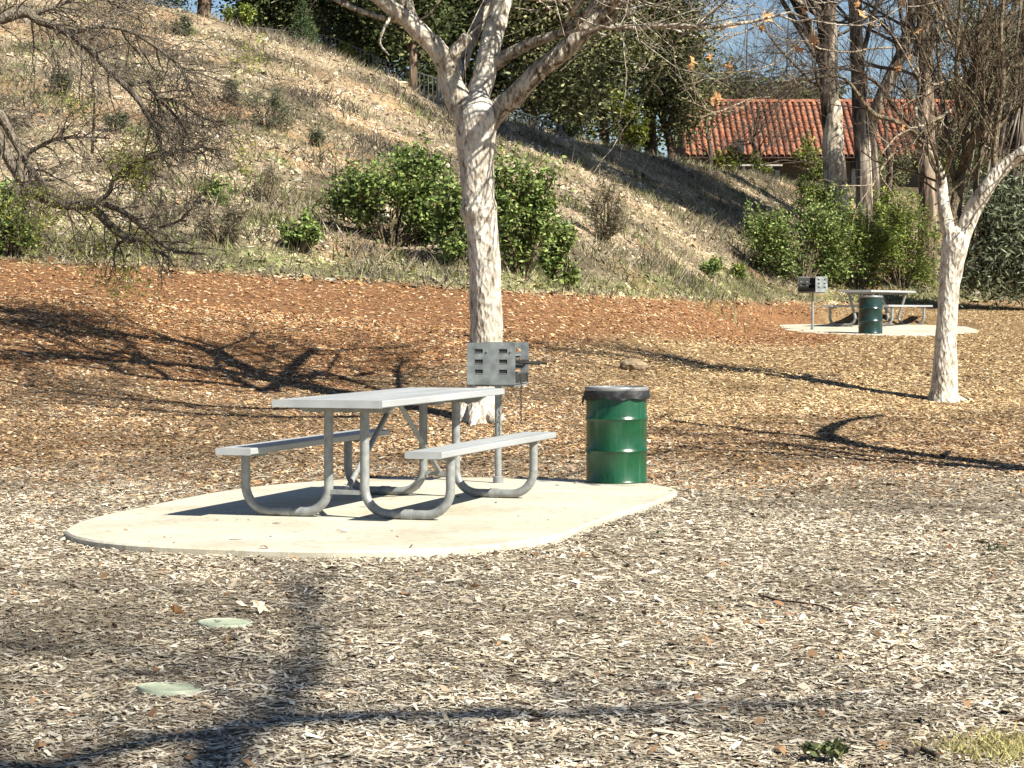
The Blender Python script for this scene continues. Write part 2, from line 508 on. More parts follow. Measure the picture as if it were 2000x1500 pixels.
Q = np.stack([idx[:-1, :-1], idx[:-1, 1:], idx[1:, 1:], idx[1:, :-1]], -1).reshape(-1, 4)
isH = (gy[Q].mean(1) > toeY(gx[Q].mean(1)))
scol = soil(gx, gy)
for nm, sel, lab in (('ground', ~isH, 'park ground under wood chips and leaf litter'), ('hillside', isH, 'dry stony hillside rising behind the picnic area')):
    q = Q[sel]; used, inv = np.unique(q, return_inverse=True)
    me = mesh_np(nm, np.stack([gx, gy, gz], 1)[used], [inv.reshape(-1, 4)], M_GROUND, scol[used], True)
    setp(link(nm, me), lab, None, None, 'structure')

def pad(name, xy, zfn, lab, th_=.10):
    n = len(xy); cen = xy.mean(0); V = []
    inner = cen + (xy - cen) * (1 - .012 / np.maximum(np.linalg.norm(xy - cen, axis=1), .1))[:, None]
    for a, dz in ((inner, 0.0), (xy, -.012), (xy, -th_)):
        V += [(x, y, zfn(y) + dz) for x, y in a]
    F = [tuple(range(n))]
    for k in range(2):
        for i in range(n):
            j = (i + 1) % n
            F.append((k * n + i, (k + 1) * n + i, (k + 1) * n + j, k * n + j))
    mb = MB(); mb.add(V, F)
    return setp(mb.build(name, M_CONC), lab, None, None, 'structure')
pad('concrete_pad', pad_xy, lambda y: 0.0, 'rounded pale concrete pad under the near picnic table')
pad('concrete_pad', far_xy, fpz, 'distant pale concrete pad under the far picnic table')

# ------------------------------------------------------------------ litter: chips, leaves, stones, grass (too many to count)
def slope_normals(X, Y, e=.15):
    dx = (zfun(X + e, Y) - zfun(X - e, Y)) / (2 * e); dy = (zfun(X, Y + e) - zfun(X, Y - e)) / (2 * e)
    n = np.stack([-dx, -dy, np.ones_like(dx)], 1)
    return n / np.linalg.norm(n, axis=1, keepdims=True)
def chips4(X, Y, Z, L, Wd, tilt, nrm):
    """little flat slivers lying about a surface; 4 verts, 1 quad each"""
    n = len(X)
    a = RNG.uniform(0, 2 * np.pi, n)
    nn = nrm + RNG.normal(0, 1, (n, 3)) * np.asarray(tilt).reshape(-1, 1); nn /= np.linalg.norm(nn, axis=1, keepdims=True)
    d = np.stack([np.cos(a), np.sin(a), np.zeros(n)], 1)
    d -= nn * (d * nn).sum(1, keepdims=True); d /= np.linalg.norm(d, axis=1, keepdims=True)
    s = np.cross(nn, d); c = np.stack([X, Y, Z], 1)
    L = np.asarray(L)[:, None]; Wd = np.asarray(Wd)[:, None]
    tp = RNG.uniform(.2, 1, (n, 1)); tq = RNG.uniform(.2, 1, (n, 1)); sk = RNG.uniform(-.25, .25, (n, 1)) * L
    v = np.stack([c - d * L / 2 - s * Wd / 2 * tp, c + d * (L / 2 - sk) - s * Wd / 2 * tq, c + d * L / 2 + s * Wd / 2 * tq, c - d * (L / 2 + sk) + s * Wd / 2 * tp], 1).reshape(-1, 3)
    return v, np.arange(n * 4).reshape(-1, 4)
def flakes(X, Y, Z, L, Wd, tilt, nrm, curl=.0, ang=None):
    """little bent plates lying about a surface with normals nrm; 6 verts, 2 quads each"""
    n = len(X)
    a = RNG.uniform(0, 2 * np.pi, n) if ang is None else ang
    nn = nrm + RNG.normal(0, 1, (n, 3)) * np.asarray(tilt).reshape(-1, 1); nn /= np.linalg.norm(nn, axis=1, keepdims=True)
    d = np.stack([np.cos(a), np.sin(a), np.zeros(n)], 1)
    d -= nn * (d * nn).sum(1, keepdims=True); d /= np.linalg.norm(d, axis=1, keepdims=True)
    s = np.cross(nn, d)
    c = np.stack([X, Y, Z], 1)
    L = np.asarray(L)[:, None]; Wd = np.asarray(Wd)[:, None]; k = (RNG.uniform(-1, 1, (n, 1)) * curl) * L
    tp = RNG.uniform(.25, 1, (n, 1)); tq = RNG.uniform(.25, 1, (n, 1))
    v = np.stack([c - d * L / 2 - s * Wd / 2 * tp, c - d * L / 2 + s * Wd / 2 * tp, c - s * Wd / 2 + nn * k, c + s * Wd / 2 + nn * k,
                  c + d * L / 2 - s * Wd / 2 * tq, c + d * L / 2 + s * Wd / 2 * tq], 1).reshape(-1, 3)
    b = (np.arange(n) * 6)[:, None]
    q = np.concatenate([b + np.array([[0, 2, 3, 1]]), b + np.array([[2, 4, 5, 3]])])
    return v, q
def pick(pal, n, br=(.7, 1.2)):
    p = np.array([c for c, _ in pal]); wt = np.array([w_ for _, w_ in pal], float); wt /= wt.sum()
    return p[RNG.choice(len(p), n, p=wt)] * RNG.uniform(*br, (n, 1))
PAL = [
    [((.56, .485, .375), 4), ((.47, .39, .285), 5), ((.36, .285, .20), 4.5), ((.19, .14, .098), 3), ((.46, .415, .34), 3), ((.68, .61, .50), 1.1), ((.10, .075, .055), .7)],
    [((.40, .25, .13), 4), ((.28, .155, .075), 4), ((.50, .36, .22), 2.5), ((.13, .075, .045), 2.5), ((.36, .30, .23), 1.5), ((.62, .49, .33), 1)],
    [((.38, .19, .085), 5), ((.30, .14, .065), 3.5), ((.49, .29, .145), 3.5), ((.56, .42, .25), 2.6), ((.14, .07, .04), 2.2), ((.64, .53, .37), 1)],
    [((.52, .36, .19), 4), ((.41, .26, .13), 4), ((.62, .48, .29), 2.5), ((.20, .12, .06), 2.5), ((.38, .31, .21), 1.5)],
    [((.43, .35, .24), 4), ((.31, .25, .175), 3.5), ((.56, .49, .38), .8), ((.16, .125, .09), 3.6), ((.40, .26, .165), 1.3), ((.22, .22, .11), 1.6), ((.36, .31, .28), 1)],
    [((.25, .25, .115), 4), ((.36, .32, .19), 3), ((.17, .18, .07), 3)],
]
def colours(X, Y):
    z = np.stack(zones(X, Y), 1); z = z / z.sum(1, keepdims=True)
    cum = np.cumsum(z, 1); k = (RNG.random(len(X))[:, None] > cum[:, :-1]).sum(1)
    out = np.zeros((len(X), 3))
    for i in range(6):
        s = k == i; out[s] = pick(PAL[i], int(s.sum()))
    return out, k
def scatter(n, y0, y1, power=1.0, margin=.045):
    """places across the strip of park the camera takes in and a step beyond, thinning with distance"""
    t = RNG.random(n)
    if power == 0: Y = y0 + (y1 - y0) * t
    else:
        a = 2 - power
        Y = (y0 ** a + (y1 ** a - y0 ** a) * t) ** (1 / a) if abs(a) > 1e-6 else y0 * (y1 / y0) ** t
    X = RNG.uniform(-1, 1, n) * ((.2247 + margin) * Y + .15)
    k = int(n * .2); j = RNG.integers(0, n, k)                       # and a band on either side of the view
    X2 = np.sign(RNG.uniform(-1, 1, k)) * ((.2247 + margin) * Y[j] + .15 + 2.2 * RNG.random(k))
    return np.concatenate([X, X2]), np.concatenate([Y, Y[j]])
def clear(X, Y, leak=.0):
    k = (~inpoly(X, Y, pad_xy) & ~inpoly(X, Y, far_xy)) | (RNG.random(len(X)) < leak)
    return X[k], Y[k]
X, Y = scatter(540000, 5.6, 30.0, 1.25); X, Y = clear(X, Y, .0035)
pch = fbm(X * .55, Y * .55, 97); s = RNG.random(len(X)) < np.clip(1.5 - 1.6 * np.abs(pch - .62), .35, 1); X, Y = X[s], Y[s]
c, k = colours(X, Y)
c *= np.clip(1 + 1.5 * (fbm(X * .7, Y * .7, 101) - .5) + .8 * (fbm(X * 3.1, Y * 3.1, 103) - .5), .5, 1.45)[:, None]
onpad = inpoly(X, Y, pad_xy) | inpoly(X, Y, far_xy)
Z = np.where(inpoly(X, Y, pad_xy), .004, zfun(X, Y)) + RNG.uniform(.0, .010, len(X))
big = RNG.random(len(X)) < .035
chip = k == 0
L = np.where(chip, RNG.gamma(2.4, .0074, len(X)) + .008, RNG.uniform(.016, .042, len(X))) * np.where(big, 1.7, 1) * (1 + .020 * np.clip(Y - 8, 0, 14))
Wd = np.where(chip, L * RNG.uniform(.2, .5, len(X)), L * RNG.uniform(.3, .75, len(X)))
V, q = chips4(X, Y, Z, L, Wd, np.where(onpad, .03, np.where(chip, .15, .18)), slope_normals(X, Y))
setp(link('wood_chips', mesh_np('wood_chips', V, [q], M_CHIP, np.repeat(c, 4, 0))), 'loose pale wood chips and brown leaves covering the park floor', 'wood chips', None, 'stuff')
X, Y = scatter(170000, 27.5, 57, .1); s = Y < toeY(X) + .6; X, Y = clear(X[s], Y[s])
c, k = colours(X, Y)
L = RNG.uniform(.03, .066, len(X)); Wd = L * RNG.uniform(.35, .8, len(X))
V, q = chips4(X, Y, zfun(X, Y) + RNG.uniform(0, .015, len(X)), L, Wd, .20, slope_normals(X, Y))
setp(link('leaf_litter', mesh_np('leaf_litter', V, [q], M_CHIP, np.repeat(c, 4, 0))), 'rust red and golden dead leaves lying at the foot of the hill', 'leaf litter', None, 'stuff')
# bigger curled leaves and bits of bark among the chips
X, Y = scatter(1700, 6, 30, .6); X, Y = clear(X, Y, .2)
onp = inpoly(X, Y, pad_xy)
L = RNG.uniform(.025, .06, len(X)); c = pick([((.30, .18, .10), 4), ((.42, .30, .18), 2), ((.20, .11, .06), 3), ((.62, .52, .38), 2), ((.10, .07, .05), 3)], len(X))
V, q = flakes(X, Y, np.where(onp, .006, zfun(X, Y) + .012), L, L * RNG.uniform(.2, .8, len(X)), np.where(onp, .1, .45), slope_normals(X, Y), .3)
setp(link('fallen_leaves', mesh_np('fallen_leaves', V, [q], M_CHIP, np.repeat(c, 6, 0))), 'curled brown leaves and bark bits scattered over the wood chips', 'leaves', None, 'stuff')
# hillside rubble
X, Y = scatter(290000, 32, 78, .8); s = (Y > toeY(X) - .2) & (Y < crestY(X) + 4); X, Y = X[s], Y[s]
dens = fbm(X * 1.3, Y * 1.3, 61); s = RNG.random(len(X)) < np.clip(dens * 2.2 - .35, .12, 1); X, Y = X[s], Y[s]
c, k = colours(X, Y)
c *= np.clip(1 + 2.6 * (fbm(X * .9, Y * .9, 41) - .52), .3, 1.5)[:, None]
L = RNG.gamma(2.2, .024, len(X)) + .02; Wd = L * RNG.uniform(.3, .8, len(X))
V, q = chips4(X, Y, zfun(X, Y) + RNG.uniform(0, .02, len(X)), L, Wd, .36, slope_normals(X, Y))
setp(link('hill_rubble', mesh_np('hill_rubble', V, [q], M_CHIP, np.repeat(c, 4, 0))), 'tan stones bark and dead stalks strewn over the hillside', 'rubble', None, 'stuff')
# grass and dry stalks
def blades(X, Y, Z, h, wd, lean=.35):
    n = len(X); a = RNG.uniform(0, 2 * np.pi, n)
    s = np.stack([np.cos(a), np.sin(a), np.zeros(n)], 1) * (wd / 2)[:, None]
    tip = np.stack([RNG.normal(0, lean, n) * h, RNG.normal(0, lean, n) * h, h], 1)
    c0 = np.stack([X, Y, Z], 1)
    v = np.stack([c0 - s, c0 + s, c0 + tip * .55 + s * .7, c0 + tip * .55 - s * .7, c0 + tip + np.array([[0, 0, 0]]) + s * .1, c0 + tip - s * .1], 1).reshape(-1, 3)
    b = (np.arange(n) * 6)[:, None]
    return v, np.concatenate([b + np.array([[0, 1, 2, 3]]), b + np.array([[3, 2, 4, 5]])])
X, Y = scatter(230000, 32, 78, .7); s = (Y > toeY(X) - .1) & (Y < crestY(X) + 5); X, Y = X[s], Y[s]
n1 = fbm(X * 1.6, Y * 1.6, 71); zz = zones(X, Y)
s = RNG.random(len(X)) < np.clip((n1 - .40) * 3.2, .08, .9) + zz[5] * .6 + .3 * sst(1, 3, X); X, Y, n1 = X[s], Y[s], n1[s]
greenish = np.clip(zones(X, Y)[5] * 1.3 + (fbm(X * .5, Y * .5, 77) - .5) * 1.8 + .10 + .22 * sst(1, 3.5, X), 0, 1)
s = RNG.random(len(X)) < greenish
c = np.where(s[:, None], pick([((.17, .195, .065), 3), ((.25, .26, .105), 3), ((.30, .285, .145), 2)], len(X)),
             pick([((.48, .40, .27), 3), ((.36, .30, .20), 3), ((.58, .50, .35), 2.4), ((.22, .18, .13), 1.4)], len(X)))
V, q = blades(X, Y, zfun(X, Y) - .01, RNG.gamma(3, .03, len(X)) + .03, RNG.uniform(.006, .018, len(X)), .5)
setp(link('dry_grass', mesh_np('dry_grass', V, [q], M_GRASS, np.repeat(c, 6, 0))), 'thin dry and green grass growing over the hillside', 'grass', None, 'stuff')

X0, Y0 = scatter(1700, 33, 76, .7); s = (Y0 > toeY(X0) + .3) & (Y0 < crestY(X0) + 3) & (fbm(X0 * .5, Y0 * .5, 83) > .44); X0, Y0 = X0[s], Y0[s]
m = 70; rad = RNG.uniform(.12, .5, len(X0))
X = np.repeat(X0, m) + RNG.normal(0, 1, len(X0) * m) * np.repeat(rad, m); Y = np.repeat(Y0, m) + RNG.normal(0, 1, len(X0) * m) * np.repeat(rad, m)
base_c = pick([((.21, .175, .135), 4), ((.13, .11, .09), 3.5), ((.17, .18, .08), 2.5), ((.33, .28, .195), 2), ((.20, .235, .085), 1.5)], len(X0))
V, q = blades(X, Y, zfun(X, Y) - .02, RNG.uniform(.06, .34, len(X)) * np.repeat(.4 + rad * 1.3, m), RNG.uniform(.012, .035, len(X)), .7)
setp(link('dry_brush', mesh_np('dry_brush', V, [q], M_GRASS, np.repeat(np.repeat(base_c, m, 0) * RNG.uniform(.6, 1.3, (len(X), 1)), 6, 0))), 'low grey brown brush dotted all over the hillside', 'brush', None, 'stuff')

# ------------------------------------------------------------------ picnic tables
def rounded(x0, x1, z0, z1, r=.006, ribs=0):
    p = [(x0 + r, z0), (x1 - r, z0), (x1, z0 + r), (x1, z1 - r), (x1 - r, z1)]
    if ribs:
        for i in range(ribs, 0, -1):
            xc = x0 + (x1 - x0) * i / (ribs + 1)
            p += [(xc + .0035, z1), (xc, z1 - .003), (xc - .0035, z1)]
    p += [(x0 + r, z1), (x0, z1 - r), (x0, z0 + r)]
    return p
def picnic_table(loc, rz, label, slant=0.0, L=2.494):
    t = empty('picnic_table', loc, label, 'picnic table', 'metal picnic tables on concrete pads', rz)
    tw, zt, tt = .369, .762, .045
    pw = 2 * tw / 3
    for i in range(3):
        o = MB().prism(rounded(-tw + i * pw + .0025, -tw + (i + 1) * pw - .0025, zt - tt, zt, .005, 4), .003, L - .003).build('plank', M_ALU, t)
    for y0, y1 in ((-.004, .003), (L - .003, L + .004)):
        MB().prism(rounded(-tw - .001, tw + .001, zt - tt - .002, zt + .0015, .005), y0, y1).build('end_cap', M_ALU, t)
    for sgn in (-1, 1):
        a, b = sorted((sgn * .517, sgn * .757))
        s = MB().prism(rounded(a, b, .410, .451, .005, 4), 0.003, L - .003).build('seat', M_ALU, t)
        for y0, y1 in ((-.004, .003), (L - .003, L + .004)):
            MB().prism(rounded(a - .001, b + .001, .408, .4525, .005), y0, y1).build('end_cap', M_ALU, s)
    xo, r = .700, .030
    for yl in (.331, 2.128):
        for sgn in (-1, 1):
            xi = .123; R = .165; pts = []
            zb = r + .001
            top_x = xi + slant
            pts.append((xo, .405)); pts.append((xo, .30))
            for k in range(9):
                a = math.pi * k / 16
                pts.append((xo - R + R * math.cos(a), zb + R - R * math.sin(a)))
            lean = math.atan2(slant, .55)
            x_b = xi
            for k in range(9):
                a = (math.pi / 2 + lean * 0) * k / 8
                pts.append((x_b + R - R * math.sin(a), zb + R - R * math.cos(a)))
            pts.append((x_b + slant * .35, .38)); pts.append((top_x, .712))
            path = [(sgn * x, yl, z) for x, z in pts]
            o = MB().tube(path, r, 14).build('leg', M_GALV, t, True)
            mid = sgn * (xo + xi) / 2
            MB().tube([(mid - .035, yl, zb), (mid + .035, yl, zb)], r + .0045, 14).build('sleeve', M_GALV, o, True)
        # channel under the top and brackets under the seats
        MB().prism([(-tw * .78, .675), (tw * .78, .675), (tw * .92, .7165), (-tw * .92, .7165)], yl - .03, yl + .03).build('top_bracket', M_GALV, t)
        for sgn in (-1, 1):
            a, b = sorted((sgn * .545, sgn * .745))
            MB().prism([(a + .03, .382), (b - .03, .382), (b, .4095), (a, .4095)], yl - .028, yl + .028).build('seat_bracket', M_GALV, t)
        MB().box((-.123, yl - .02, .150), (.123, yl + .02, .178)).build('cross_bar', M_GALV, t)
        ym = 1.2295
        yb, ye = (yl + .02, ym - .06) if yl < 1 else (yl - .02, ym + .06)
        MB().tube([(0, yb, .185), (0, ye, .700)], .019, 10).build('brace', M_GALV, t, True)
    MB().box((-tw * .85, 1.2295 - .09, .692), (tw * .85, 1.2295 + .09, .7165)).build('centre_bracket', M_GALV, t)
    return t
TABLE_L = (-1.153, 14.181, 0)
picnic_table(TABLE_L, -.304, 'nearer silver picnic table in the middle of the near concrete pad')
fx = P(1669, 640, 47.6)
picnic_table((fx.x, 47.6, fpz(48.2)), -.55, 'distant silver picnic table with splayed legs behind the dark green drum', .16)

# ------------------------------------------------------------------ oil drum bins
def drum(loc, label, paint, bag, rz=0):
    t = empty('trash_drum', loc, label, 'trash drum', 'green steel drums used as bins', rz)
    R, H = .234, .715
    def hoop(z): return [(R, z - .022), (R + .004, z - .014), (R + .0105, z), (R + .004, z + .014), (R, z + .022)]
    prof = [(R - .03, .004), (R + .003, .0), (R + .005, .010), (R, .018)] + hoop(H * .345) + hoop(H * .69) + [(R, H - .035), (R + .001, H - .012), (R - .002, H)]
    inner = [(R - .008, H - .002), (R - .010, .25)]
    MB().lathe(prof + inner, 56, True, True).build('drum_body', paint, t, True)
    MB().lathe([(R - .014, H - .004), (R + .004, H - .012), (R + .0115, H - .004), (R + .0125, H + .012), (R + .004, H + .024), (R - .010, H + .020), (R - .014, H)], 56).build('rim', M_RIM, t, True)
    if bag:
        w1 = lambda a, j: (.004 + .011 * vnoise(a * 3.3, j * .8, 3) + .006 * vnoise(a * 9, j, 8)) * (0.4 + j * .28)
        def zw(a): return 0
        mb = MB(); seg = 84; V = []; F = []
        prof = [(R + .007, H - .006), (R + .010, H - .018), (R + .010, H - .036), (R + .007, H - .054), (R + .004, H - .066)]
        for j, (r, z) in enumerate(prof):
            for i in range(seg):
                a = 2 * math.pi * i / seg
                rr = r + w1(math.cos(a) * 3 + 6, j) * (.4 + vnoise(i * .35, j * .3, 9))
                drop = (j / 4) ** 2 * (.03 * (vnoise(math.cos(a) * 2.2 + 9, math.sin(a) * 2.2 + 4, 5) - .55))
                V.append((rr * math.cos(a), rr * math.sin(a), z + drop))
        for j in range(len(prof) - 1):
            for i in range(seg):
                k = (i + 1) % seg; F.append((j * seg + i, j * seg + k, (j + 1) * seg + k, (j + 1) * seg + i))
        mb.add(V, F); mb.build('bag_liner', M_BAG, t, True)
        MB().lathe([(R - .016, H - .002), (R - .03, H - .06), (R - .05, H - .2), (.05, H - .24)], 40, False, True).build('bag_inside', M_BAG, t, True)
        # loose torn strip of the bag on the left side
        for k, (a, l) in enumerate(((math.radians(178), .085), (math.radians(186), .055))):
            x, y = (R + .022) * math.cos(a), (R + .022) * math.sin(a)
            MB().tube([(x + .004, y, H - .05), (x - .006, y, H - .05 - l * .5), (x - .002, y + .004, H - .05 - l)], [.012, .008, .002], 6).build('torn_strip', M_BAG, t, True)
    return t
d1 = groundplane(1204, 941)
drum((d1[0], d1[1], 0.0), 'bright green steel drum with black bag liner at the right end of the near pad', M_GREEN, True)
fd = P(1700, 640, 44.9)
drum((fd.x, 44.9, fpz(44.9)), 'distant dark green drum standing in front of the far picnic table', M_DGREEN, False)

# ------------------------------------------------------------------ barbecue grills
def grill(loc, front, label, handle=True, sooty=False):
    """front = heading (radians from +X) towards which the open side faces"""
    t = empty('barbecue_grill', loc, label, 'barbecue grill', 'park barbecue grills on steel posts', front)
    D, W, H, z0, th_ = .375, .47, .305, .775, .006
    MB().tube([(0, 0, -.01), (0, 0, z0 - .012)], .027, 16).build('post', M_GALV, t, True)
    MB().lathe([(.040, 0), (.040, .045), (.028, .055)], 18).build('post_collar', M_RIM, t, True)
    MB().box((-D / 2, -W / 2 + th_, z0 - .006), (D / 2, W / 2 - th_, z0)).build('bottom_plate', M_STEEL, t)
    MB().box((-D / 2, -W / 2 + th_, z0 + .0005), (-D / 2 + th_, W / 2 - th_, z0 + H - .02)).build('back_plate', M_SOOT, t)
    MB().box((-D / 2 + .05, -W / 2 + .03, z0 - .028), (D / 2 - .01, W / 2 - .03, z0 - .007)).build('support_channel', M_STEEL, t)
    MB().box((D / 2 - .005, -W / 2 + th_, z0 + .0005), (D / 2, W / 2 - th_, z0 + .07)).build('front_lip', M_SOOT, t)
    cols = [(-.128, -.064), (.062, .126)]
    rows = [(.070, .102), (.147, .179), (.226, .258)]
    for sgn in (-1, 1):
        y0, y1 = sorted((sgn * W / 2, sgn * (W / 2 - th_)))
        mb = MB()
        xs = [-D / 2, cols[0][0], cols[0][1], cols[1][0], cols[1][1], D / 2]
        for i in range(5):
            if i % 2 == 0: mb.box((xs[i], y0, z0 - .012), (xs[i + 1], y1, z0 + H))
            else:
                zz_ = [-.012]
                for a, b in rows: zz_ += [a, b]
                zz_.append(H)
                for j in range(0, len(zz_), 2): mb.box((xs[i], y0, z0 + zz_[j]), (xs[i + 1], y1, z0 + zz_[j + 1]))
        sp = mb.build('side_plate', M_STEEL, t)
        if sooty or sgn < 0:  # far grill: soot; near grill: dark sheet added for shade in its slots
            y2, y3 = sorted((sgn * (W / 2 - th_ - .0005), sgn * (W / 2 - th_ - .003)))
            MB().box((-D / 2 + .008, y2, z0 + .004), (D / 2 - .006, y3, z0 + H - .012)).build('soot_shade_lining', M_SOOT, sp)
        for a, b in cols:
            for c_, d_ in rows:
                M = Matrix.Translation(((a + b) / 2, sgn * (W / 2 + .001), z0 + c_)) @ Matrix.Rotation(sgn * math.radians(-24), 4, 'X')
                MB().box((-(b - a) / 2, -.002, -.030), ((b - a) / 2, .002, .002), M).build('louvre', M_STEEL, sp)
        for x in (-.03, .155):
            MB().tube([(x, sgn * (W / 2 - .002), z0 + .24), (x, sgn * (W / 2 + .008), z0 + .24)], .008, 8).build('bolt', M_GALV, sp)
    g = MB()
    for k in range(13):
        y = -W / 2 + .03 + k * (W - .06) / 12
        g.tube([(-D / 2 + .02, y, z0 + .165), (D / 2 + .01, y, z0 + .165)], .006, 6)
    for x in (-D / 2 + .03, D / 2 - .01): g.tube([(x, -W / 2 + .012, z0 + .155), (x, W / 2 - .012, z0 + .155)], .008, 6)
    gr = g.build('grate', M_SOOT, t, True)
    for y in (-.12, .12):
        MB().tube([(D / 2 - .02, y, z0 + .155), (D / 2 + .17, y, z0 + .145)], .010, 8).build('grate_handle', M_SOOT, gr, True)
    if handle:
        ch = MB()
        for k in range(15):
            c0 = Vector((D / 2 + .02 + .004 * math.sin(k), -.12 + .004 * math.cos(k * 2), z0 + .005 - k * .0215))
            ring = []
            for j in range(9):
                a = 2 * math.pi * j / 8
                p = Vector((.006 * math.cos(a), 0, .014 * math.sin(a)))
                if k % 2: p = Vector((0, p.x, p.z))
                ring.append(c0 + p)
            ch.tube(ring, .0032, 5, False)
        ch.build('chain', M_SOOT, t, True)
    return t
gp = groundplane(973, 943)
grill((gp[0], gp[1], 0), math.radians(-13), 'nearer steel barbecue grill on a post behind the near table', True)
fg = P(1587, 640, 46.6)
grill((fg.x, 46.6, fpz(46.6)), math.radians(222), 'distant barbecue grill with its black open side facing left beside the far table', False, True)

# ------------------------------------------------------------------ small things on the ground
for px, py, r, tilt, lab in ((440, 1223, .122, (.012, .02), 'round green valve box lid nearer the pad half shaded by chips'),
                             (333, 1351, .122, (-.012, .05), 'round green valve box lid nearest the bottom left corner')):
    g = G(px, py)
    t = empty('valve_box_lid', (g.x, g.y, g.z - .004), lab, 'valve box lid', 'round green valve box lids in the chips')
    t.rotation_euler = (tilt[0], tilt[1], .4)
    MB().lathe([(r, -.05), (r, .010), (r - .004, .016), (r - .012, .017), (r - .014, .014), (.03, .0145)], 40, False, True).build('lid', M_LID, t, True)
    ribs = MB()
    for k in range(-3, 4):
        h = math.sqrt(max(0, (r - .03) ** 2 - (k * .028) ** 2))
        ribs.box((-h, k * .028 - .003, .0148), (h, k * .028 + .003, .0172))
    ribs.build('ribs', M_LID, t)
def rock(name, loc, size, mat, label, cat, seed, group=None):
    bm = bmesh.new(); bmesh.ops.create_icosphere(bm, subdivisions=3, radius=1)
    for v in bm.verts:
        n = v.co.normalized()
        f = 1 + .55 * (vnoise(n.x * 1.6 + seed, n.y * 1.6 + n.z * 1.3, seed) - .5) + .25 * (vnoise(n.x * 4 + seed, n.z * 4 + n.y * 3, seed + 2) - .5)
        v.co = Vector((n.x * size[0] * f, n.y * size[1] * f, n.z * size[2] * f))
    me = bpy.data.meshes.new(name); bm.to_mesh(me); bm.free(); me.materials.append(mat)
    o = link(name, me); o.location = loc
    return setp(o, label, cat, group)
g = G(1236, 722)
rock('rock', (g.x, g.y, g.z + .03), (.17, .14, .10), M_ROCK, 'low brown rock in the leaf litter above the green drum', 'rock', 3)
for i, (px, py, s, lab) in enumerate(((866, 328, .085, 'pale tan rock high on the slope just left of the big trunk'),
                                      (872, 290, .055, 'small pale rock above the tan one beside the big trunk'),
                                      (1115, 1, 0, ''), (1302, 392, .07, 'white stone at the edge of the shaded slope'),
                                      (1390, 412, .06, 'small pale stone where the shade meets the sunny grass'))):
    if not s: continue
    g = G(px, py)
    rock('rock', (g.x, g.y, g.z + s * .3), (s * 1.25, s, s * .8), M_PALE, lab, 'rock', 11 + i)
for i, (px, py, s, lab) in enumerate(((505, 1200, .05, 'crumpled white dead leaf lying behind the upper valve lid'), (470, 1196, .04, 'small pale dead leaf left of the crumpled white leaf'),
                                      (340, 1208, .05, 'curled brown dead leaf left of the upper valve lid'))):
    g = G(px, py)
    a = np.linspace(0, 2 * np.pi, 11)[:-1]; rr = s * np.where(np.arange(10) % 2 == 0, 1.0, .5)
    V = [(0, 0, .01)] + [(r_ * math.cos(x), r_ * math.sin(x), .012 + .03 * vnoise(k * 1.7, i, 3)) for k, (x, r_) in enumerate(zip(a, rr))]
    o = MB().add(V, [(0, 1 + k, 1 + (k + 1) % 10) for k in range(10)]).build('fallen_leaf', M_PALE if i < 2 else M_DLEAF)
    o.location = (g.x, g.y, g.z + .012); o.rotation_euler = (.5, .25, i)
    setp(o, lab, 'leaf')
for i, (pts, r, lab) in enumerate((([(1490, 1172), (1520, 1182), (1560, 1184), (1600, 1190), (1625, 1200)], .006, 'thin dark fallen twig lying on the pale chips at right'),
                                   ([(1770, 1482), (1800, 1480), (1832, 1490)], .010, 'short thick dark stick by the yellow moss'),
                                   ([(612, 445), (650, 452), (690, 458), (735, 462)], .05, 'dark fallen log under the broad green bush'))):
    path = []
    for (x, y) in pts:
        g = G(x, y); path.append((g.x, g.y, g.z + r + .01))
    o = MB().tube(path, [r * (1 - .1 * k) for k in range(len(path))], 7).build('fallen_log' if i == 2 else 'fallen_stick', M_DTWIG, None, True)
    setp(o, lab, 'log' if i == 2 else 'stick')

# ------------------------------------------------------------------ foliage
def leaf_cloud(cen, n, L, Wd, up=.25, droop=0.0):
    """leaf-sized rhombs at cen (m,3): returns verts, quads"""
    m = len(cen)
    d = RNG.normal(0, 1, (m, 3)); d[:, 2] = d[:, 2] * .6 - droop
    d /= np.linalg.norm(d, axis=1, keepdims=True)
    nn = RNG.normal(0, 1, (m, 3)); nn[:, 2] += up * 2
    s = np.cross(nn, d); s /= np.maximum(np.linalg.norm(s, axis=1, keepdims=True), 1e-6)
    L = (L * RNG.uniform(.6, 1.3, m))[:, None]; Wd = (Wd * RNG.uniform(.6, 1.3, m))[:, None]
    v = np.stack([cen - d * L / 2, cen + s * Wd / 2, cen + d * L / 2, cen - s * Wd / 2], 1).reshape(-1, 3)
    q = np.arange(m * 4).reshape(-1, 4)
    return v, q
def crown_points(c, rad, nclump, per, spread, shell=.55, ragged=.3, flatten=.75):
    c = np.array(c, float); rad = np.array(rad, float)
    d = RNG.normal(0, 1, (nclump, 3)); d /= np.linalg.norm(d, axis=1, keepdims=True)
    r = shell + (1 - shell) * RNG.random(nclump) ** .7
    r *= 1 + ragged * RNG.normal(0, .6, nclump)
    cc = c + d * r[:, None] * rad
    sz = spread * RNG.uniform(.5, 1.5, nclump)
    pts = np.repeat(cc, per, 0) + RNG.normal(0, 1, (nclump * per, 3)) * np.repeat(sz, per)[:, None] * np.array([1, 1, flatten])
    return pts, np.repeat(RNG.random(nclump), per), cc
def foliage_mesh(pts, L, Wd, pal, mat, up=.25, droop=0., clumpv=None, name='foliage'):
    v, q = leaf_cloud(pts, len(pts), L, Wd, up, droop)
    c = pick(pal, len(pts), (.65, 1.3))
    if clumpv is not None: c *= (.65 + .7 * clumpv)[:, None]
    return mesh_np(name, v, [q], mat, np.repeat(c, 4, 0))

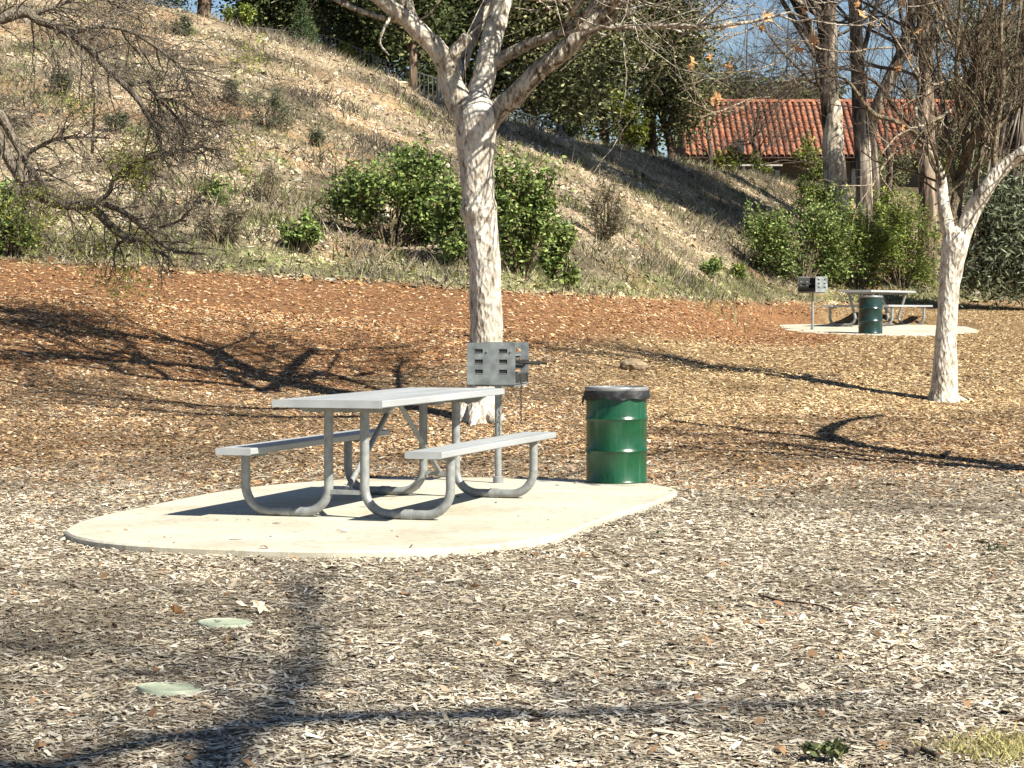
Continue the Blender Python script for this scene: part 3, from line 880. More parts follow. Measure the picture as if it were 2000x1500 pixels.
# ------------------------------------------------------------------ bare branching
def grow(mb, p, d, L, r, lvl, rnd, trend=(0, 0, .12), sides=6, kids=(3, 5), bend=.28, rmin=.0035, spread=.8, tips=None, lump=0):
    """one branch and, down to level 0, its side branches"""
    n = 5 if lvl > 0 else 4
    pts = [Vector(p)]; rad = [r]; d = Vector(d).normalized(); dirs = [d]
    for i in range(n):
        d = (d + Vector((rnd.gauss(0, bend), rnd.gauss(0, bend), rnd.gauss(0, bend))) * .6 + Vector(trend)).normalized()
        pts.append(pts[-1] + d * (L / n)); dirs.append(d)
        rad.append(max(rmin * .6, r * (1 - .62 * (i + 1) / n)))
    mb.tube(pts, rad, max(3, sides if lvl > 1 else sides - 1), False)
    if lvl <= 0:
        if tips is not None: tips.append(pts[-1])
        return
    for k in range(rnd.randint(*kids)):
        f = rnd.uniform(.28, 1.0) * n
        i = min(int(f), n - 1); q = pts[i].lerp(pts[i + 1], f - i)
        b = dirs[i]
        s = Vector((rnd.gauss(0, 1), rnd.gauss(0, 1), rnd.gauss(0, 1))); s = (s - b * s.dot(b)).normalized()
        nd = (b + s * rnd.uniform(.5, 1.1) * spread).normalized()
        rr = rad[i] * rnd.uniform(.45, .72)
        grow(mb, q, nd, L * rnd.uniform(.5, .8), max(rr, rmin), lvl - 1, rnd, trend, sides, kids, bend, rmin, spread, tips)

def limb(mb, ctrl, sides=12, m=4, lump=.06, seed=1, caps=True):
    c = catmull(ctrl, m)
    mb.tube([tuple(x[:3]) for x in c], [max(.002, x[3]) for x in c], sides, caps, lump, seed)
    return c
def pxl(pts, Y0, s=None):
    """photo pixels (x, y, half width[, depth offset]) -> (X, Y, Z, r)"""
    out = []
    for p in pts:
        Y = Y0 + (p[3] if len(p) > 3 else 0)
        v = P(p[0], p[1], Y); out.append((v.x, v.y, v.z, p[2] * Y / FPX))
    return out
def sprout(mb, path, rnd, n, L, lvl, f0=.3, trend=(0, 0, .1), rmax=.03, kids=(3, 5), tips=None, spread=.9, bend=.28, rmin=.0035):
    """side branches along a finished limb path"""
    m = len(path)
    for k in range(n):
        i = int(rnd.uniform(f0, .999) * (m - 1))
        b = Vector(path[min(i + 1, m - 1)][:3]) - Vector(path[i][:3])
        b.normalize()
        s = Vector((rnd.gauss(0, 1), rnd.gauss(0, 1), rnd.gauss(0, 1))); s = (s - b * s.dot(b)).normalized()
        r = min(path[i][3] * rnd.uniform(.35, .6), rmax)
        grow(mb, path[i][:3], (b * .8 + s * spread), L * rnd.uniform(.6, 1.25), r, lvl, rnd, trend, 6, kids, bend, rmin, spread, tips)

def shade_path(pts, h, r):
    """limb whose shade falls along photo pixels pts: heights h and radii r run from first to last"""
    out = []
    for i, (x, y) in enumerate(pts):
        f = i / (len(pts) - 1); g = G(x, y); hh = h[0] + (h[1] - h[0]) * f
        p = g - SUNV * hh; out.append((p.x, p.y, p.z, r[0] + (r[1] - r[0]) * f))
    return out

# ------------------------------------------------------------------ the big sycamore behind the table
rnd = random.Random(5)
YT = 23.2
base = G(934, 824)
YT = base.y
tree = empty('sycamore_tree', base, 'thick pale barked bare tree forking just behind the nearer grill', 'tree')
tree_inv = Matrix.Translation(-base)
def under(o, root):
    """keep world-built geometry in place under its thing"""
    o.matrix_parent_inverse = Matrix.Translation(-root.location)
    return o
mb = MB()
tr = pxl([(934, 838, 44), (936, 820, 37), (941, 790, 33), (947, 720, 32), (950, 640, 32), (948, 560, 31), (946, 500, 30.5), (942, 455, 30.5), (940, 434, 31.5), (936, 416, 36.5), (935, 402, 35.5), (933, 385, 32),
          (932, 340, 33), (929, 290, 36), (929, 250, 40), (930, 222, 41), (930, 200, 32), (930, 178, 14)], YT)
limb(mb, tr, 20, 4, .05, 3)
for a in range(6):
    an = a * 1.05 + .3; R = .17
    mb.tube([(base.x + R * .55 * math.cos(an), base.y + R * .55 * math.sin(an), base.z + .13), (base.x + R * 1.15 * math.cos(an), base.y + R * 1.15 * math.sin(an), base.z + .03),
             (base.x + R * 1.9 * math.cos(an), base.y + R * 1.9 * math.sin(an), base.z - .04)], [.10, .07, .02], 8)
under(mb.build('trunk', M_SYC, tree, True, sharp=False), tree)
LIMBS = [
    [(912, 232, 27), (893, 190, 25), (880, 155, 23), (871, 122, 22, -.05), (850, 92, 19, -.1), (826, 68, 18, -.15), (800, 44, 17, -.2), (770, 20, 15, -.3), (728, -12, 13, -.4), (660, -70, 10, -.5), (600, -150, 7, -.6)],
    [(928, 225, 28), (936, 180, 24, .1), (947, 140, 22, .15), (957, 90, 21, .2), (969, 45, 20.5, .25), (981, 0, 20, .3), (992, -60, 18, .4), (1000, -150, 13, .5), (990, -240, 9, .5)],
    [(952, 240, 24), (975, 213, 22), (1003, 190, 20, -.1), (1048, 143, 18.5, -.2), (1096, 104, 18, -.3), (1150, 52, 17, -.4), (1198, 2, 15, -.5), (1255, -55, 12, -.6), (1310, -130, 8, -.6)],
]
paths = []
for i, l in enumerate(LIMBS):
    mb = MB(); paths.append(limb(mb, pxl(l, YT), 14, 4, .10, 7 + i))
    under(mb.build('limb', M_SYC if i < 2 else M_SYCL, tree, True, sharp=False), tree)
SUB = [
    [(876, 128, 15, -.05), (890, 100, 13, -.1), (904, 82, 12.5, -.12), (914, 70, 11, -.15)],                          # sawn stub
    [(812, 52, 12, -.2), (800, 20, 11, -.1), (792, -20, 9), (770, -110, 6)],
    [(958, 130, 14, .2), (985, 112, 13, .1), (1020, 92, 11, 0), (1060, 76, 10, -.1), (1105, 60, 9.5, -.2), (1150, 20, 8, -.3), (1190, -50, 6, -.4)],
    [(893, 160, 10, .3), (906, 118, 10, .5), (928, 62, 10.5, .7), (948, 12, 10, .8), (965, -50, 8, .9), (960, -150, 6, 1)],
    [(1150, 52, 8, -.4), (1195, 35, 7, -.5), (1215, 0, 6, -.6), (1230, -60, 5, -.7)],
]
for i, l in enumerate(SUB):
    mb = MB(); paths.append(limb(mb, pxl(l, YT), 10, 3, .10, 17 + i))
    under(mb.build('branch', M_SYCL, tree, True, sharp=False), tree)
mb = MB()
for pth in (paths[0], paths[1], paths[2]): sprout(mb, pth, rnd, 10, 1.9, 2, .6, (0, 0, .12), .034, (3, 5), rmin=.005)
for pth in (paths[4], paths[5], paths[6], paths[7]): sprout(mb, pth, rnd, 6, 1.5, 2, .6, (0, 0, .08), .024, (3, 4), rmin=.005)
for l in ([(770, 20, 4, -.3), (748, 60, 3, -.4), (742, 85, 2.5, -.4), (760, 108, 1.6, -.4)], [(905, 85, 3, 0), (925, 60, 2.2, 0), (960, 30, 1.5, 0)],
          [(800, 44, 3, -.2), (835, 30, 2, -.3), (860, 0, 1.5, -.3)], [(1150, 52, 3, -.4), (1185, 70, 2.4, -.5), (1215, 50, 1.8, -.6), (1240, 10, 1.2, -.6)]):
    limb(mb, pxl(l, YT), 5, 3, 0)
for i, (pts, h, r) in enumerate((([(545, 765), (420, 750), (270, 735), (120, 712), (0, 698)], (4.2, 6.0), (.07, .022)), ([(520, 768), (460, 742), (425, 715), (420, 690)], (4.2, 4.8), (.06, .035)),
                      ([(530, 760), (560, 730), (590, 700), (615, 682)], (4.2, 4.6), (.075, .06)), ([(330, 742), (270, 705), (240, 690), (205, 702)], (4.6, 5.2), (.045, .028)),
                      ([(250, 735), (150, 690), (60, 650), (0, 600)], (4.8, 6.5), (.04, .018)), ([(600, 800), (400, 795), (200, 775), (0, 745)], (4.2, 5.6), (.05, .022)),
                      ([(720, 815), (500, 815), (250, 800), (100, 785)], (4.2, 5.6), (.045, .02)), ([(760, 770), (690, 745), (620, 725), (540, 715)], (4.2, 4.8), (.042, .02)), ([(780, 765), (775, 730), (785, 705)], (4.2, 4.5), (.04, .028)))):
    bb = MB(); pth = limb(bb, shade_path(pts, h, r), 8, 3, .06, 90 + i)
    under(bb.build('branch', M_SYCL, tree, True, sharp=False), tree)
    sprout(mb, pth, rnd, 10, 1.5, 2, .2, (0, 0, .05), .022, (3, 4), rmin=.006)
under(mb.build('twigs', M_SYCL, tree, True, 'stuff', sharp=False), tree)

# ------------------------------------------------------------------ the slimmer sycamore at right
rnd = random.Random(9)
base2 = G(1846, 783)
YR = base2.y
tree2 = empty('sycamore_tree', base2, 'slim pale barked bare tree at right in front of the far pad', 'tree')
mb = MB()
limb(mb, pxl([(1843, 795, 36), (1843, 782, 32), (1844, 760, 26.5), (1846, 720, 24), (1848, 660, 21), (1851, 600, 19.5), (1855, 550, 21), (1861, 505, 24), (1866, 470, 26), (1868, 452, 18), (1868, 440, 3)], YR), 18, 4, .06, 2)
for a, ln in ((0.15, 2.4), (1.2, 1.5), (2.4, 1.5), (3.4, 1.7), (4.6, 1.6), (5.5, 1.6)):
    R = .12
    mb.tube([(base2.x + R * .5 * math.cos(a), base2.y + R * .5 * math.sin(a), base2.z + .10), (base2.x + R * 1.2 * math.cos(a), base2.y + R * 1.2 * math.sin(a), base2.z + .02),
             (base2.x + R * ln * math.cos(a), base2.y + R * ln * math.sin(a), base2.z - .02)], [.075, .045, .015], 8)
under(mb.build('trunk', M_SYC, tree2, True, sharp=False), tree2)
L2 = [
    ('limb', M_SYC, [(1858, 475, 15), (1850, 440, 14), (1843, 400, 12.5), (1840, 365, 11, .1), (1837, 340, 9, .1), (1834, 325, 4, .1)]),
    ('limb', M_SYC, [(1876, 478, 16), (1886, 445, 17), (1900, 410, 17), (1922, 375, 16, -.1), (1945, 342, 14.5, -.15), (1975, 315, 13, -.2), (2010, 288, 11.5, -.3), (2060, 240, 9, -.3), (2110, 150, 6, -.3), (2130, 40, 4, -.3)]),
    ('limb', M_TWIG, [(1864, 475, 14, 0), (1864, 440, 13, .05), (1867, 405, 12, .15), (1872, 370, 11, .25), (1880, 330, 9.5, .3), (1888, 290, 9, .3), (1893, 240, 8.5, .35), (1893, 190, 8, .35), (1896, 150, 7, .4), (1906, 95, 6, .4), (1915, 30, 5, .4), (1920, -60, 4, .4)]),
    ('branch', M_TWIG, [(1884, 310, 8, .3), (1905, 270, 7.5, .1), (1925, 235, 7, 0), (1940, 200, 5.5, 0), (1965, 150, 4.5, 0), (1985, 80, 3.5, 0), (1995, 0, 3, 0)]),
    ('branch', M_TWIG, [(1893, 190, 6, .35), (1912, 110, 6, .3), (1938, 80, 5.5, .2), (1965, 40, 4.5, .2), (1990, 0, 4, .2), (2010, -60, 3, .2)]),
    ('branch', M_TWIG, [(1893, 175, 5, .35), (1880, 120, 4.5, .5), (1862, 70, 4, .5), (1850, 20, 3.2, .5), (1840, -60, 2.4, .5)]),
    ('branch', M_TWIG, [(1890, 260, 4, .3), (1935, 252, 3.6, .2), (1965, 225, 3.6, .1), (1995, 205, 3.4, 0), (2040, 180, 3, 0)]),
    ('branch', M_TWIG, [(1893, 170, 4, .35), (1930, 133, 3.4, .3), (1980, 130, 3.2, .2), (2030, 115, 2.6, .2)]),
    ('branch', M_SYCL, [(1841, 375, 10.5, .08), (1837, 345, 9.6, .1), (1831, 326, 8.4, .1), (1820, 305, 7, .15), (1806, 285, 5.5, .2), (1798, 250, 4.2, .25), (1788, 215, 3.4, .3), (1796, 170, 2.5, .3), (1790, 110, 1.8, .3)]),
    ('branch', M_TWIG, [(1871, 375, 7, .25), (1858, 320, 6.5, .3), (1848, 250, 6, .35), (1838, 170, 5, .4), (1832, 90, 4, .4), (1826, 0, 3, .4), (1820, -60, 2, .4)]),
    ('branch', M_TWIG, [(1888, 290, 6.5, .3), (1874, 235, 6, .2), (1868, 150, 5, .1), (1872, 60, 4, .1), (1880, -40, 3, .1)]),
    ('branch', M_TWIG, [(1945, 342, 7, -.15), (1942, 300, 6.5, -.1), (1950, 230, 6, -.1), (1960, 150, 5, -.1), (1955, 60, 4, 0), (1965, -40, 3, 0)]),
    ('branch', M_TWIG, [(1908, 398, 6.5, 0), (1906, 350, 6, .1), (1916, 300, 5.5, .1), (1928, 210, 4.6, .2), (1925, 110, 3.6, .2), (1935, 0, 2.6, .2)]),
    ('branch', M_DTWIG, [(1820, 305, 4, .15), (1790, 255, 4, .2), (1750, 215, 4, .2), (1722, 172, 3.8, .2), (1690, 148, 3.4, .2), (1650, 134, 3, .2), (1600, 136, 2.5, .2), (1540, 160, 2, .2), (1500, 190, 1.6, .2)]),
    ('branch', M_TWIG, [(1833, 330, 3.6, .1), (1790, 262, 4, .1), (1745, 236, 4.6, 0), (1712, 226, 5, 0), (1690, 205, 4.5, 0), (1668, 172, 3.5, 0), (1640, 150, 2.6, 0), (1590, 152, 2, 0), (1530, 170, 1.5, 0), (1490, 205, 1.2, 0)]),
    ('branch', M_PTWIG, [(1888, 185, 3.4, .3), (1872, 205, 2.8, .2), (1846, 222, 2.5, 0), (1812, 242, 2.4, -.1), (1778, 252, 2.4, -.2), (1750, 268, 2, -.2), (1722, 300, 1.6, -.2)]),
    ('branch', M_PTWIG, [(1800, 285, 3, .2), (1780, 280, 2.4, .1), (1745, 300, 2.2, 0), (1718, 335, 2, 0), (1700, 372, 1.6, 0)]),
    ('branch', M_PTWIG, [(1880, 120, 3.5, .5), (1850, 60, 3, .3), (1838, 20, 2.6, .2), (1832, -40, 2, .2)]),
    ('branch', M_PTWIG, [(1893, 150, 2.4, .35), (1850, 158, 2, .2), (1822, 165, 2.2, .1), (1790, 145, 1.8, 0), (1770, 110, 1.6, 0), (1738, 60, 1.4, 0), (1700, 30, 1.3, 0), (1670, 18, 1.2, 0)]),
    ('branch', M_PTWIG, [(1745, 93, 2, 0), (1700, 95, 1.9, 0), (1660, 102, 1.8, 0), (1600, 95, 1.6, 0), (1570, 80, 1.4, 0), (1510, 125, 1.3, 0), (1450, 140, 1.2, 0), (1400, 142, 1, 0)]),
    ('branch', M_PTWIG, [(1510, 190, 1.6, 0), (1470, 192, 1.7, 0), (1430, 208, 1.7, 0), (1395, 220, 1.6, 0), (1370, 208, 1.3, 0), (1330, 190, 1, 0)]),
    ('branch', M_PTWIG, [(1530, 60, 1.7, 0), (1500, 40, 1.6, 0), (1460, 60, 1.5, 0), (1420, 75, 1.3, 0), (1385, 95, 1.1, 0)]),
]
paths2 = []
for i, (nm, mt, l) in enumerate(L2):
    mb = MB(); paths2.append(limb(mb, pxl(l, YR), 10 if nm == 'limb' else 6, 4 if nm == 'limb' else 3, .08 if nm == 'limb' else .03, 31 + i, i < 8))
    under(mb.build(nm, mt, tree2, True, sharp=False), tree2)
mb = MB(); mp = MB(); md = MB()
for i in (2, 3, 4, 5, 8, 9, 10, 11, 12): sprout(mb, paths2[i], rnd, 8, .85, 2, .25, (0, 0, .10), .016, (3, 5), bend=.24, rmin=.0028)
for i in (0, 1): sprout(mb, paths2[i], rnd, 9, 1.0, 2, .45, (0, 0, .08), .016, (3, 4), rmin=.0028)
for i in (6, 7): sprout(mb, paths2[i], rnd, 5, .8, 2, .3, (0, 0, .04), .012, (3, 4), rmin=.0028)
for i in (13, 14): sprout(md, paths2[i], rnd, 14, .8, 2, .35, (-.04, 0, .03), .009, (3, 4), rmin=.0024)
for i in (15, 16, 17, 18, 19, 20, 21): sprout(mp, paths2[i], rnd, 6, .5, 1, .15, (-.03, 0, .02), .007, (2, 4), rmin=.0024)
under(mb.build('twigs', M_TWIG, tree2, True, 'stuff', sharp=False), tree2)
under(mp.build('pale_twigs', M_PTWIG, tree2, True, 'stuff', sharp=False), tree2)
under(md.build('dark_twigs', M_DTWIG, tree2, True, 'stuff', sharp=False), tree2)
# the last dead leaves that still hang on its twigs
def leaf_mesh(seed):
    rr = random.Random(seed); n = 20; V = [(0, 0, 0)]
    lob = [0, .92, .45, 1.0, .42, .8, .35, .5, .3, .4]
    prof = [1.0, .62, .45, .66, .92, .60, .40, .55, .70, .42, .22, .42, .70, .55, .40, .60, .92, .66, .45, .62]
    for k in range(n):
        a = 2 * math.pi * k / n; r = prof[k] * rr.uniform(.85, 1.1)
        V.append((r * math.cos(a), r * math.sin(a), .35 * r * r * rr.uniform(.3, 1) + rr.gauss(0, .05)))
    m = MB().add(V, [(0, 1 + k, 1 + (k + 1) % n) for k in range(n)])
    m.tube([(-.2, 0, .01), (-.75, .05, .12)], [.03, .02], 4)
    return m.mesh('leaf', M_DLEAF)
LM = [leaf_mesh(s) for s in range(4)]
LP = [(1425, 50, 13), (1413, 54, 8), (1497, 34, 14), (1470, 58, 12), (1488, 55, 10), (1560, 96, 15), (1552, 84, 12), (1590, 78, 14), (1684, 30, 13), (1676, 8, 8), (1718, 48, 12), (1705, 44, 8),
      (1352, 118, 12), (1350, 130, 9), (1388, 110, 8), (1400, 190, 13), (1394, 200, 9), (1406, 196, 7), (1476, 122, 7), (1424, 130, 9), (1405, 198, 8), (1778, 112, 8), (1795, 60, 9), (1755, 132, 10),
      (1763, 250, 9), (1765, 5, 7), (1570, 22, 9), (1590, 270, 7), (1404, 192, 8)]
for i, (x, y, r) in enumerate(LP):
    o = link('leaf', LM[i % 4], tree2)
    p = P(x, y, YR + random.uniform(-.15, .1)) - base2
    sc = 1.25 * r * YR / FPX
    o.location = p; o.scale = (sc, sc, sc)
    o.rotation_euler = (random.uniform(.7, 1.7), random.uniform(-.6, .6), random.uniform(0, 6.28))

# ------------------------------------------------------------------ the bare low-hanging tree at left (its trunk stands outside the frame)
rnd = random.Random(21)
bz = Vector((-7.6, 27.0, zf(-7.6, 27.0)))
tree3 = empty('bare_tree', bz, 'dark bare tree hanging its tangled branches into the left side', 'tree')
mb = MB()
limb(mb, [(bz.x, bz.y, bz.z - .1, .24), (bz.x + .05, bz.y, bz.z + 1, .19), (bz.x, bz.y, bz.z + 2, .18), (bz.x - .1, bz.y, bz.z + 3.2, .15), (bz.x, bz.y, bz.z + 4.5, .11), (bz.x + .1, bz.y, bz.z + 6, .06)], 12, 4, .08, 6)
under(mb.build('trunk', M_DBARK, tree3, True, sharp=False), tree3)
L3 = [
    [(-240, 120, 22), (-120, 130, 16), (-40, 195, 13), (20, 315, 11.5), (62, 372, 11), (112, 398, 10.5), (175, 405, 9.5), (215, 440, 8.5), (248, 466, 8), (262, 470, 4)],
    [(-250, 60, 20), (-120, 40, 14), (-30, 45, 12), (45, 24, 11), (75, 40, 9), (125, 60, 8), (170, 92, 7.5), (225, 148, 7), (268, 192, 6), (295, 238, 5), (312, 275, 4), (318, 300, 2)],
    [(-250, 200, 14), (-100, 200, 10), (-10, 215, 9), (20, 260, 8), (60, 330, 7), (100, 380, 7)],
    [(170, 405, 5.5, -.1), (212, 378, 4.5, -.1), (222, 350, 4.5, -.1), (262, 322, 5, -.1), (320, 302, 5, -.1), (372, 292, 4.5, -.1), (398, 284, 3, -.1)],
    [(205, 398, 5), (242, 415, 5), (282, 445, 5), (318, 478, 4), (352, 492, 3), (402, 496, 2)],
    [(250, 466, 5, -.1), (278, 470, 4, -.1), (300, 488, 3.2, -.1), (325, 500, 2.6, -.1), (340, 520, 1.8, -.1)],
    [(250, 466, 4, .1), (230, 478, 2.8, .1), (222, 500, 2.2, .1), (226, 530, 1.4, .1)],
    [(248, 164, 4.5), (290, 160, 4, .1), (305, 188, 3.6, .1), (335, 218, 3, .1), (355, 245, 2.6, .1), (370, 275, 1.8, .1)],
    [(290, 170, 4), (318, 192, 3.4), (350, 200, 3), (400, 232, 2), (440, 238, 1.2)],
    [(140, 65, 5.5), (190, 52, 4.5), (250, 60, 4), (305, 92, 3.2), (350, 130, 2.4), (372, 170, 1.6)],
    [(60, 30, 5), (110, 12, 4), (170, -10, 3.5), (240, -15, 3)],
    [(180, 300, 3), (182, 255, 2.6), (184, 205, 2.2), (178, 150, 1.6)],
    [(20, 315, 6), (70, 290, 4.5), (110, 272, 3.5), (160, 268, 2.4), (215, 270, 1.5)],
    [(310, 445, 3), (352, 430, 2.4), (380, 400, 2, 0), (400, 372, 1.6), (420, 345, 1.2)],
]
paths3 = []
for i, l in enumerate(L3):
    mb = MB(); paths3.append(limb(mb, pxl(l, 26.8), 9 if i < 3 else 6, 4, .06, 51 + i))
    under(mb.build('branch', M_TWIG2, tree3, True, sharp=False), tree3)
mb = MB(); tips = []
for i, pth in enumerate(paths3):
    sprout(mb, pth, rnd, (26, 44, 22, 16, 14, 9, 5, 14, 14, 34, 34, 7, 18, 12)[i], (.62, .8, .65, .45, .42, .35, .3, .5, .5, .7, .8, .35, .6, .4)[i], 2 if i in (0, 1, 2, 3, 7, 8, 9, 10, 12) else 1, .18, (.03, 0, -.06), .012, (3, 5), tips, .95, .34, .0026)
under(mb.build('twigs', M_TWIG2, tree3, True, 'stuff', sharp=False), tree3)
tp = np.array([tuple(t_) for t_ in tips]); s = vnoise(tp[:, 0] * 1.6, tp[:, 2] * 1.6, 4) > .62
tp = np.repeat(tp[s], 7, 0) + RNG.normal(0, .035, (int(s.sum()) * 7, 3))
me = foliage_mesh(tp, .045, .018, [((.34, .36, .06), 3), ((.22, .27, .05), 2), ((.42, .40, .10), 1)], M_LEAF, .2, .3)
under(link('young_leaves', me, tree3, 'stuff'), tree3)

# ------------------------------------------------------------------ trees that stand beside the view and throw their shade into it
def bare_tree(loc, h, r, seed, label, fork=.3, limbs=5, spread=.7, lvl=3, Lf=.34, extra=(), lean=(0, 0), plain=()):
    rr = random.Random(seed)
    b = Vector((loc[0], loc[1], zf(*loc)))
    t = empty('bare_tree', b, label, 'tree')
    mb = MB()
    ft = h * fork
    limb(mb, [(b.x, b.y, b.z - .1, r * 1.5), (b.x, b.y, b.z + .15, r * 1.1), (b.x + lean[0] * .4, b.y + lean[1] * .4, b.z + ft * .5, r * .95), (b.x + lean[0], b.y + lean[1], b.z + ft, r * .9)], 12, 4, .05, seed)
    top = Vector((b.x + lean[0], b.y + lean[1], b.z + ft))
    under(mb.build('trunk', M_SYC, t, True, sharp=False), t)
    mb = MB(); tw = MB()
    for k in range(limbs):
        a = 2 * math.pi * k / limbs + rr.uniform(-.4, .4)
        d = Vector((math.cos(a) * spread, math.sin(a) * spread, 1)).normalized()
        hh = (h - ft) * rr.uniform(.75, 1.1)
        c = [(*(top - d * .12), r * .62)]
        p = top.copy()
        for j in range(1, 6):
            d = (d + Vector((rr.gauss(0, .13), rr.gauss(0, .13), .06))).normalized()
            p = p + d * hh / 5; c.append((*p, r * .62 * (1 - j * .16)))
        pth = limb(mb, c, 8, 3, .05, seed + k)
        sprout(tw, pth, rr, 6, h * Lf * .55, lvl - 1, .3, (0, 0, .08), r * .3, (3, 4), rmin=.005)
    for e in extra:
        e0_ = Vector(e[0][:3])
        if (e0_ - top).length > .6 and not limbs: mb.tube([top, top.lerp(e0_, .5) + Vector((0, 0, .3)), e0_], [r * .3, r * .25, e[0][3]], 8, False)
        pth = limb(mb, e, 8, 3, .05, seed)
        sprout(tw, pth, rr, 7 if limbs else 13, h * Lf * .45, lvl - 1, .25, (0, 0, .05), r * .3, (3, 4), rmin=.005)
    for e in plain: limb(mb, e, 6, 3, .05, seed)
    under(mb.build('limbs', M_SYCL, t, True, sharp=False), t)
    under(tw.build('twigs', M_SYCL, t, True, 'stuff', sharp=False), t)
    return t
bare_tree((5.55, 18.0), 5.5, .13, 3, 'bare tree just right of view shading the ground right of the drum', .30, 2, .35, 2, .3,
          [shade_path([(2060, 925), (1960, 910), (1830, 893), (1720, 878), (1640, 865), (1560, 852), (1440, 838), (1330, 825), (1270, 818)], (1.4, 4.6), (.13, .03)),
           shade_path([(1680, 872), (1615, 852), (1620, 838), (1660, 822), (1720, 812)], (2.6, 3.2), (.09, .04)),
           shade_path([(1800, 888), (1700, 884), (1580, 872), (1430, 868), (1270, 866)], (2.0, 4.6), (.055, .02)),
           shade_path([(1500, 846), (1400, 850), (1230, 850), (1100, 870), (1000, 880)], (3.5, 6.0), (.03, .010))],
          plain=[[(5.4, 17.6, 4.6, .03), (4.9, 16.2, 4.75, .022)] + [(*(P(x, y, 17.2) - SUNV * 3.7), r) for x, y, r in ((1248, 735, .014), (1243, 765, .014), (1240, 800, .016), (1237, 830, .018), (1233, 870, .014), (1229, 905, .012), (1226, 945, .010))],
                 [(*(P(x, y, 17.2) - SUNV * 3.9), r) for x, y, r in ((1237, 830, .012), (1244, 870, .010), (1250, 905, .008), (1252, 940, .006))],
                 [(*(P(x, y, 17.2) - SUNV * 5.5), r) for x, y, r in ((1235, 840, .03), (1215, 880, .03), (1190, 915, .02), (1170, 945, .02))]])
bare_tree((4.2, -3.0), 13.0, .22, 8, 'tall bare tree behind the camera shading the foreground chips', .42, 0, .40, 3, .20,
          [shade_path([(60, 1520), (250, 1462), (400, 1436), (500, 1418), (548, 1395), (580, 1340), (604, 1265), (592, 1195), (594, 1140)], (9.0, 12.0), (.062, .035)),
           shade_path([(40, 1500), (-40, 1490), (-150, 1470)], (9.0, 10.0), (.06, .04)),
           shade_path([(430, 1432), (640, 1408), (820, 1402), (1000, 1398), (1200, 1392), (1385, 1383), (1600, 1372), (1800, 1345), (2000, 1310)], (10.0, 12.0), (.065, .012)),
           shade_path([(604, 1290), (480, 1292), (330, 1310), (150, 1340)], (12.0, 13.0), (.022, .012))])

# ------------------------------------------------------------------ building with the clay tile roof
YB = 95.0
e0 = P(1337, 302, YB)                                   # left end of the eave
EZ = e0.z; RUN = 4.3; RISE = P(1500, 197, YB + RUN).z - EZ
BW = 17.6; PITCHX = .262; NC = int(BW / PITCHX)
bld = empty('tile_roof_building', (e0.x, YB, zf(e0.x + 4, YB) - .3), 'long low building with a red clay tile roof on the rise at right', 'building')
bo = bld.location
def bl(v): return (v[0] - bo.x, v[1] - bo.y, v[2] - bo.z)
MB().box(bl((e0.x + .5, YB + 2.2, bo.z)), bl((e0.x + BW - .4, YB + 2 * RUN - .5, EZ - .02))).build('wall', M_WALL, bld)  # wall set back under an added porch so the eave shades it
for k in range(6):
    MB().box(bl((e0.x + .6 + k * 3.2, YB + .35, bo.z)), bl((e0.x + .8 + k * 3.2, YB + .55, EZ - .142))).build('added_porch_post', M_DARK, bld)
sl_ = math.hypot(RUN, RISE); ang = math.atan2(RISE, RUN)
mb = MB()
mb.prism([(0, 0)] * 0 + [(0, 0), (BW, 0), (BW, .05), (0, .05)], 0, .1) if False else None
V = [bl(v) for v in ((e0.x, YB, EZ - .06), (e0.x + BW, YB, EZ - .06), (e0.x + BW, YB + RUN, EZ + RISE - .06), (e0.x, YB + RUN, EZ + RISE - .06),
                     (e0.x + BW, YB + 2 * RUN, EZ - .06), (e0.x, YB + 2 * RUN, EZ - .06),
                     (e0.x, YB, EZ - .14), (e0.x + BW, YB, EZ - .14), (e0.x + BW, YB + 2 * RUN, EZ - .14), (e0.x, YB + 2 * RUN, EZ - .14))]
mb.add(V, [(0, 1, 2, 3), (3, 2, 4, 5), (0, 6, 7, 1), (5, 4, 8, 9), (6, 9, 8, 7), (0, 3, 5, 9, 6), (1, 7, 8, 4, 2)])
roof = mb.build('roof', M_DECK, bld)
def tile_geo(L=.44, r0=.108, r1=.092, seg=5):
    V = []
    for y, r in ((0, r0), (L, r1)):
        for k in range(seg + 1):
            a = math.pi * k / seg; V.append((r * math.cos(a), y, r * math.sin(a) * .95))
    for y, r in ((0, r0 - .016),):
        for k in range(seg + 1):
            a = math.pi * k / seg; V.append((r * math.cos(a), y, r * math.sin(a) * .95))
    F = [(k, k + 1, seg + 2 + k, seg + 1 + k) for k in range(seg)]
    F += [(2 * seg + 2 + k, 2 * seg + 3 + k, k + 1, k) for k in range(seg)]
    return V, F
TV, TF = tile_geo()
tile_me = MB().add(TV, TF).mesh('tile', M_TILE, True)
NR = 12; step = (sl_ - .05) / NR
rest = MB(); nsing = 0
rr = random.Random(4)
for j in range(NC):
    for i in range(NR):
        u = i * step - .05
        x = e0.x + .13 + j * PITCHX; y = YB + u * math.cos(ang); z = EZ - .05 + u * math.sin(ang) + .012
        M = Matrix.Translation(bl((x, y, z))) @ Matrix.Rotation(ang - .035 + rr.gauss(0, .012), 4, 'X') @ Matrix.Rotation(rr.gauss(0, .02), 4, 'Z')
        if j < 25:
            o = link('tile', tile_me, roof); o.matrix_local = M; nsing += 1
        else:
            rest.add([M @ Vector(v) for v in TV], TF)
rest.build('tile_field', M_TILE, roof, True, 'stuff')
cap = MB()
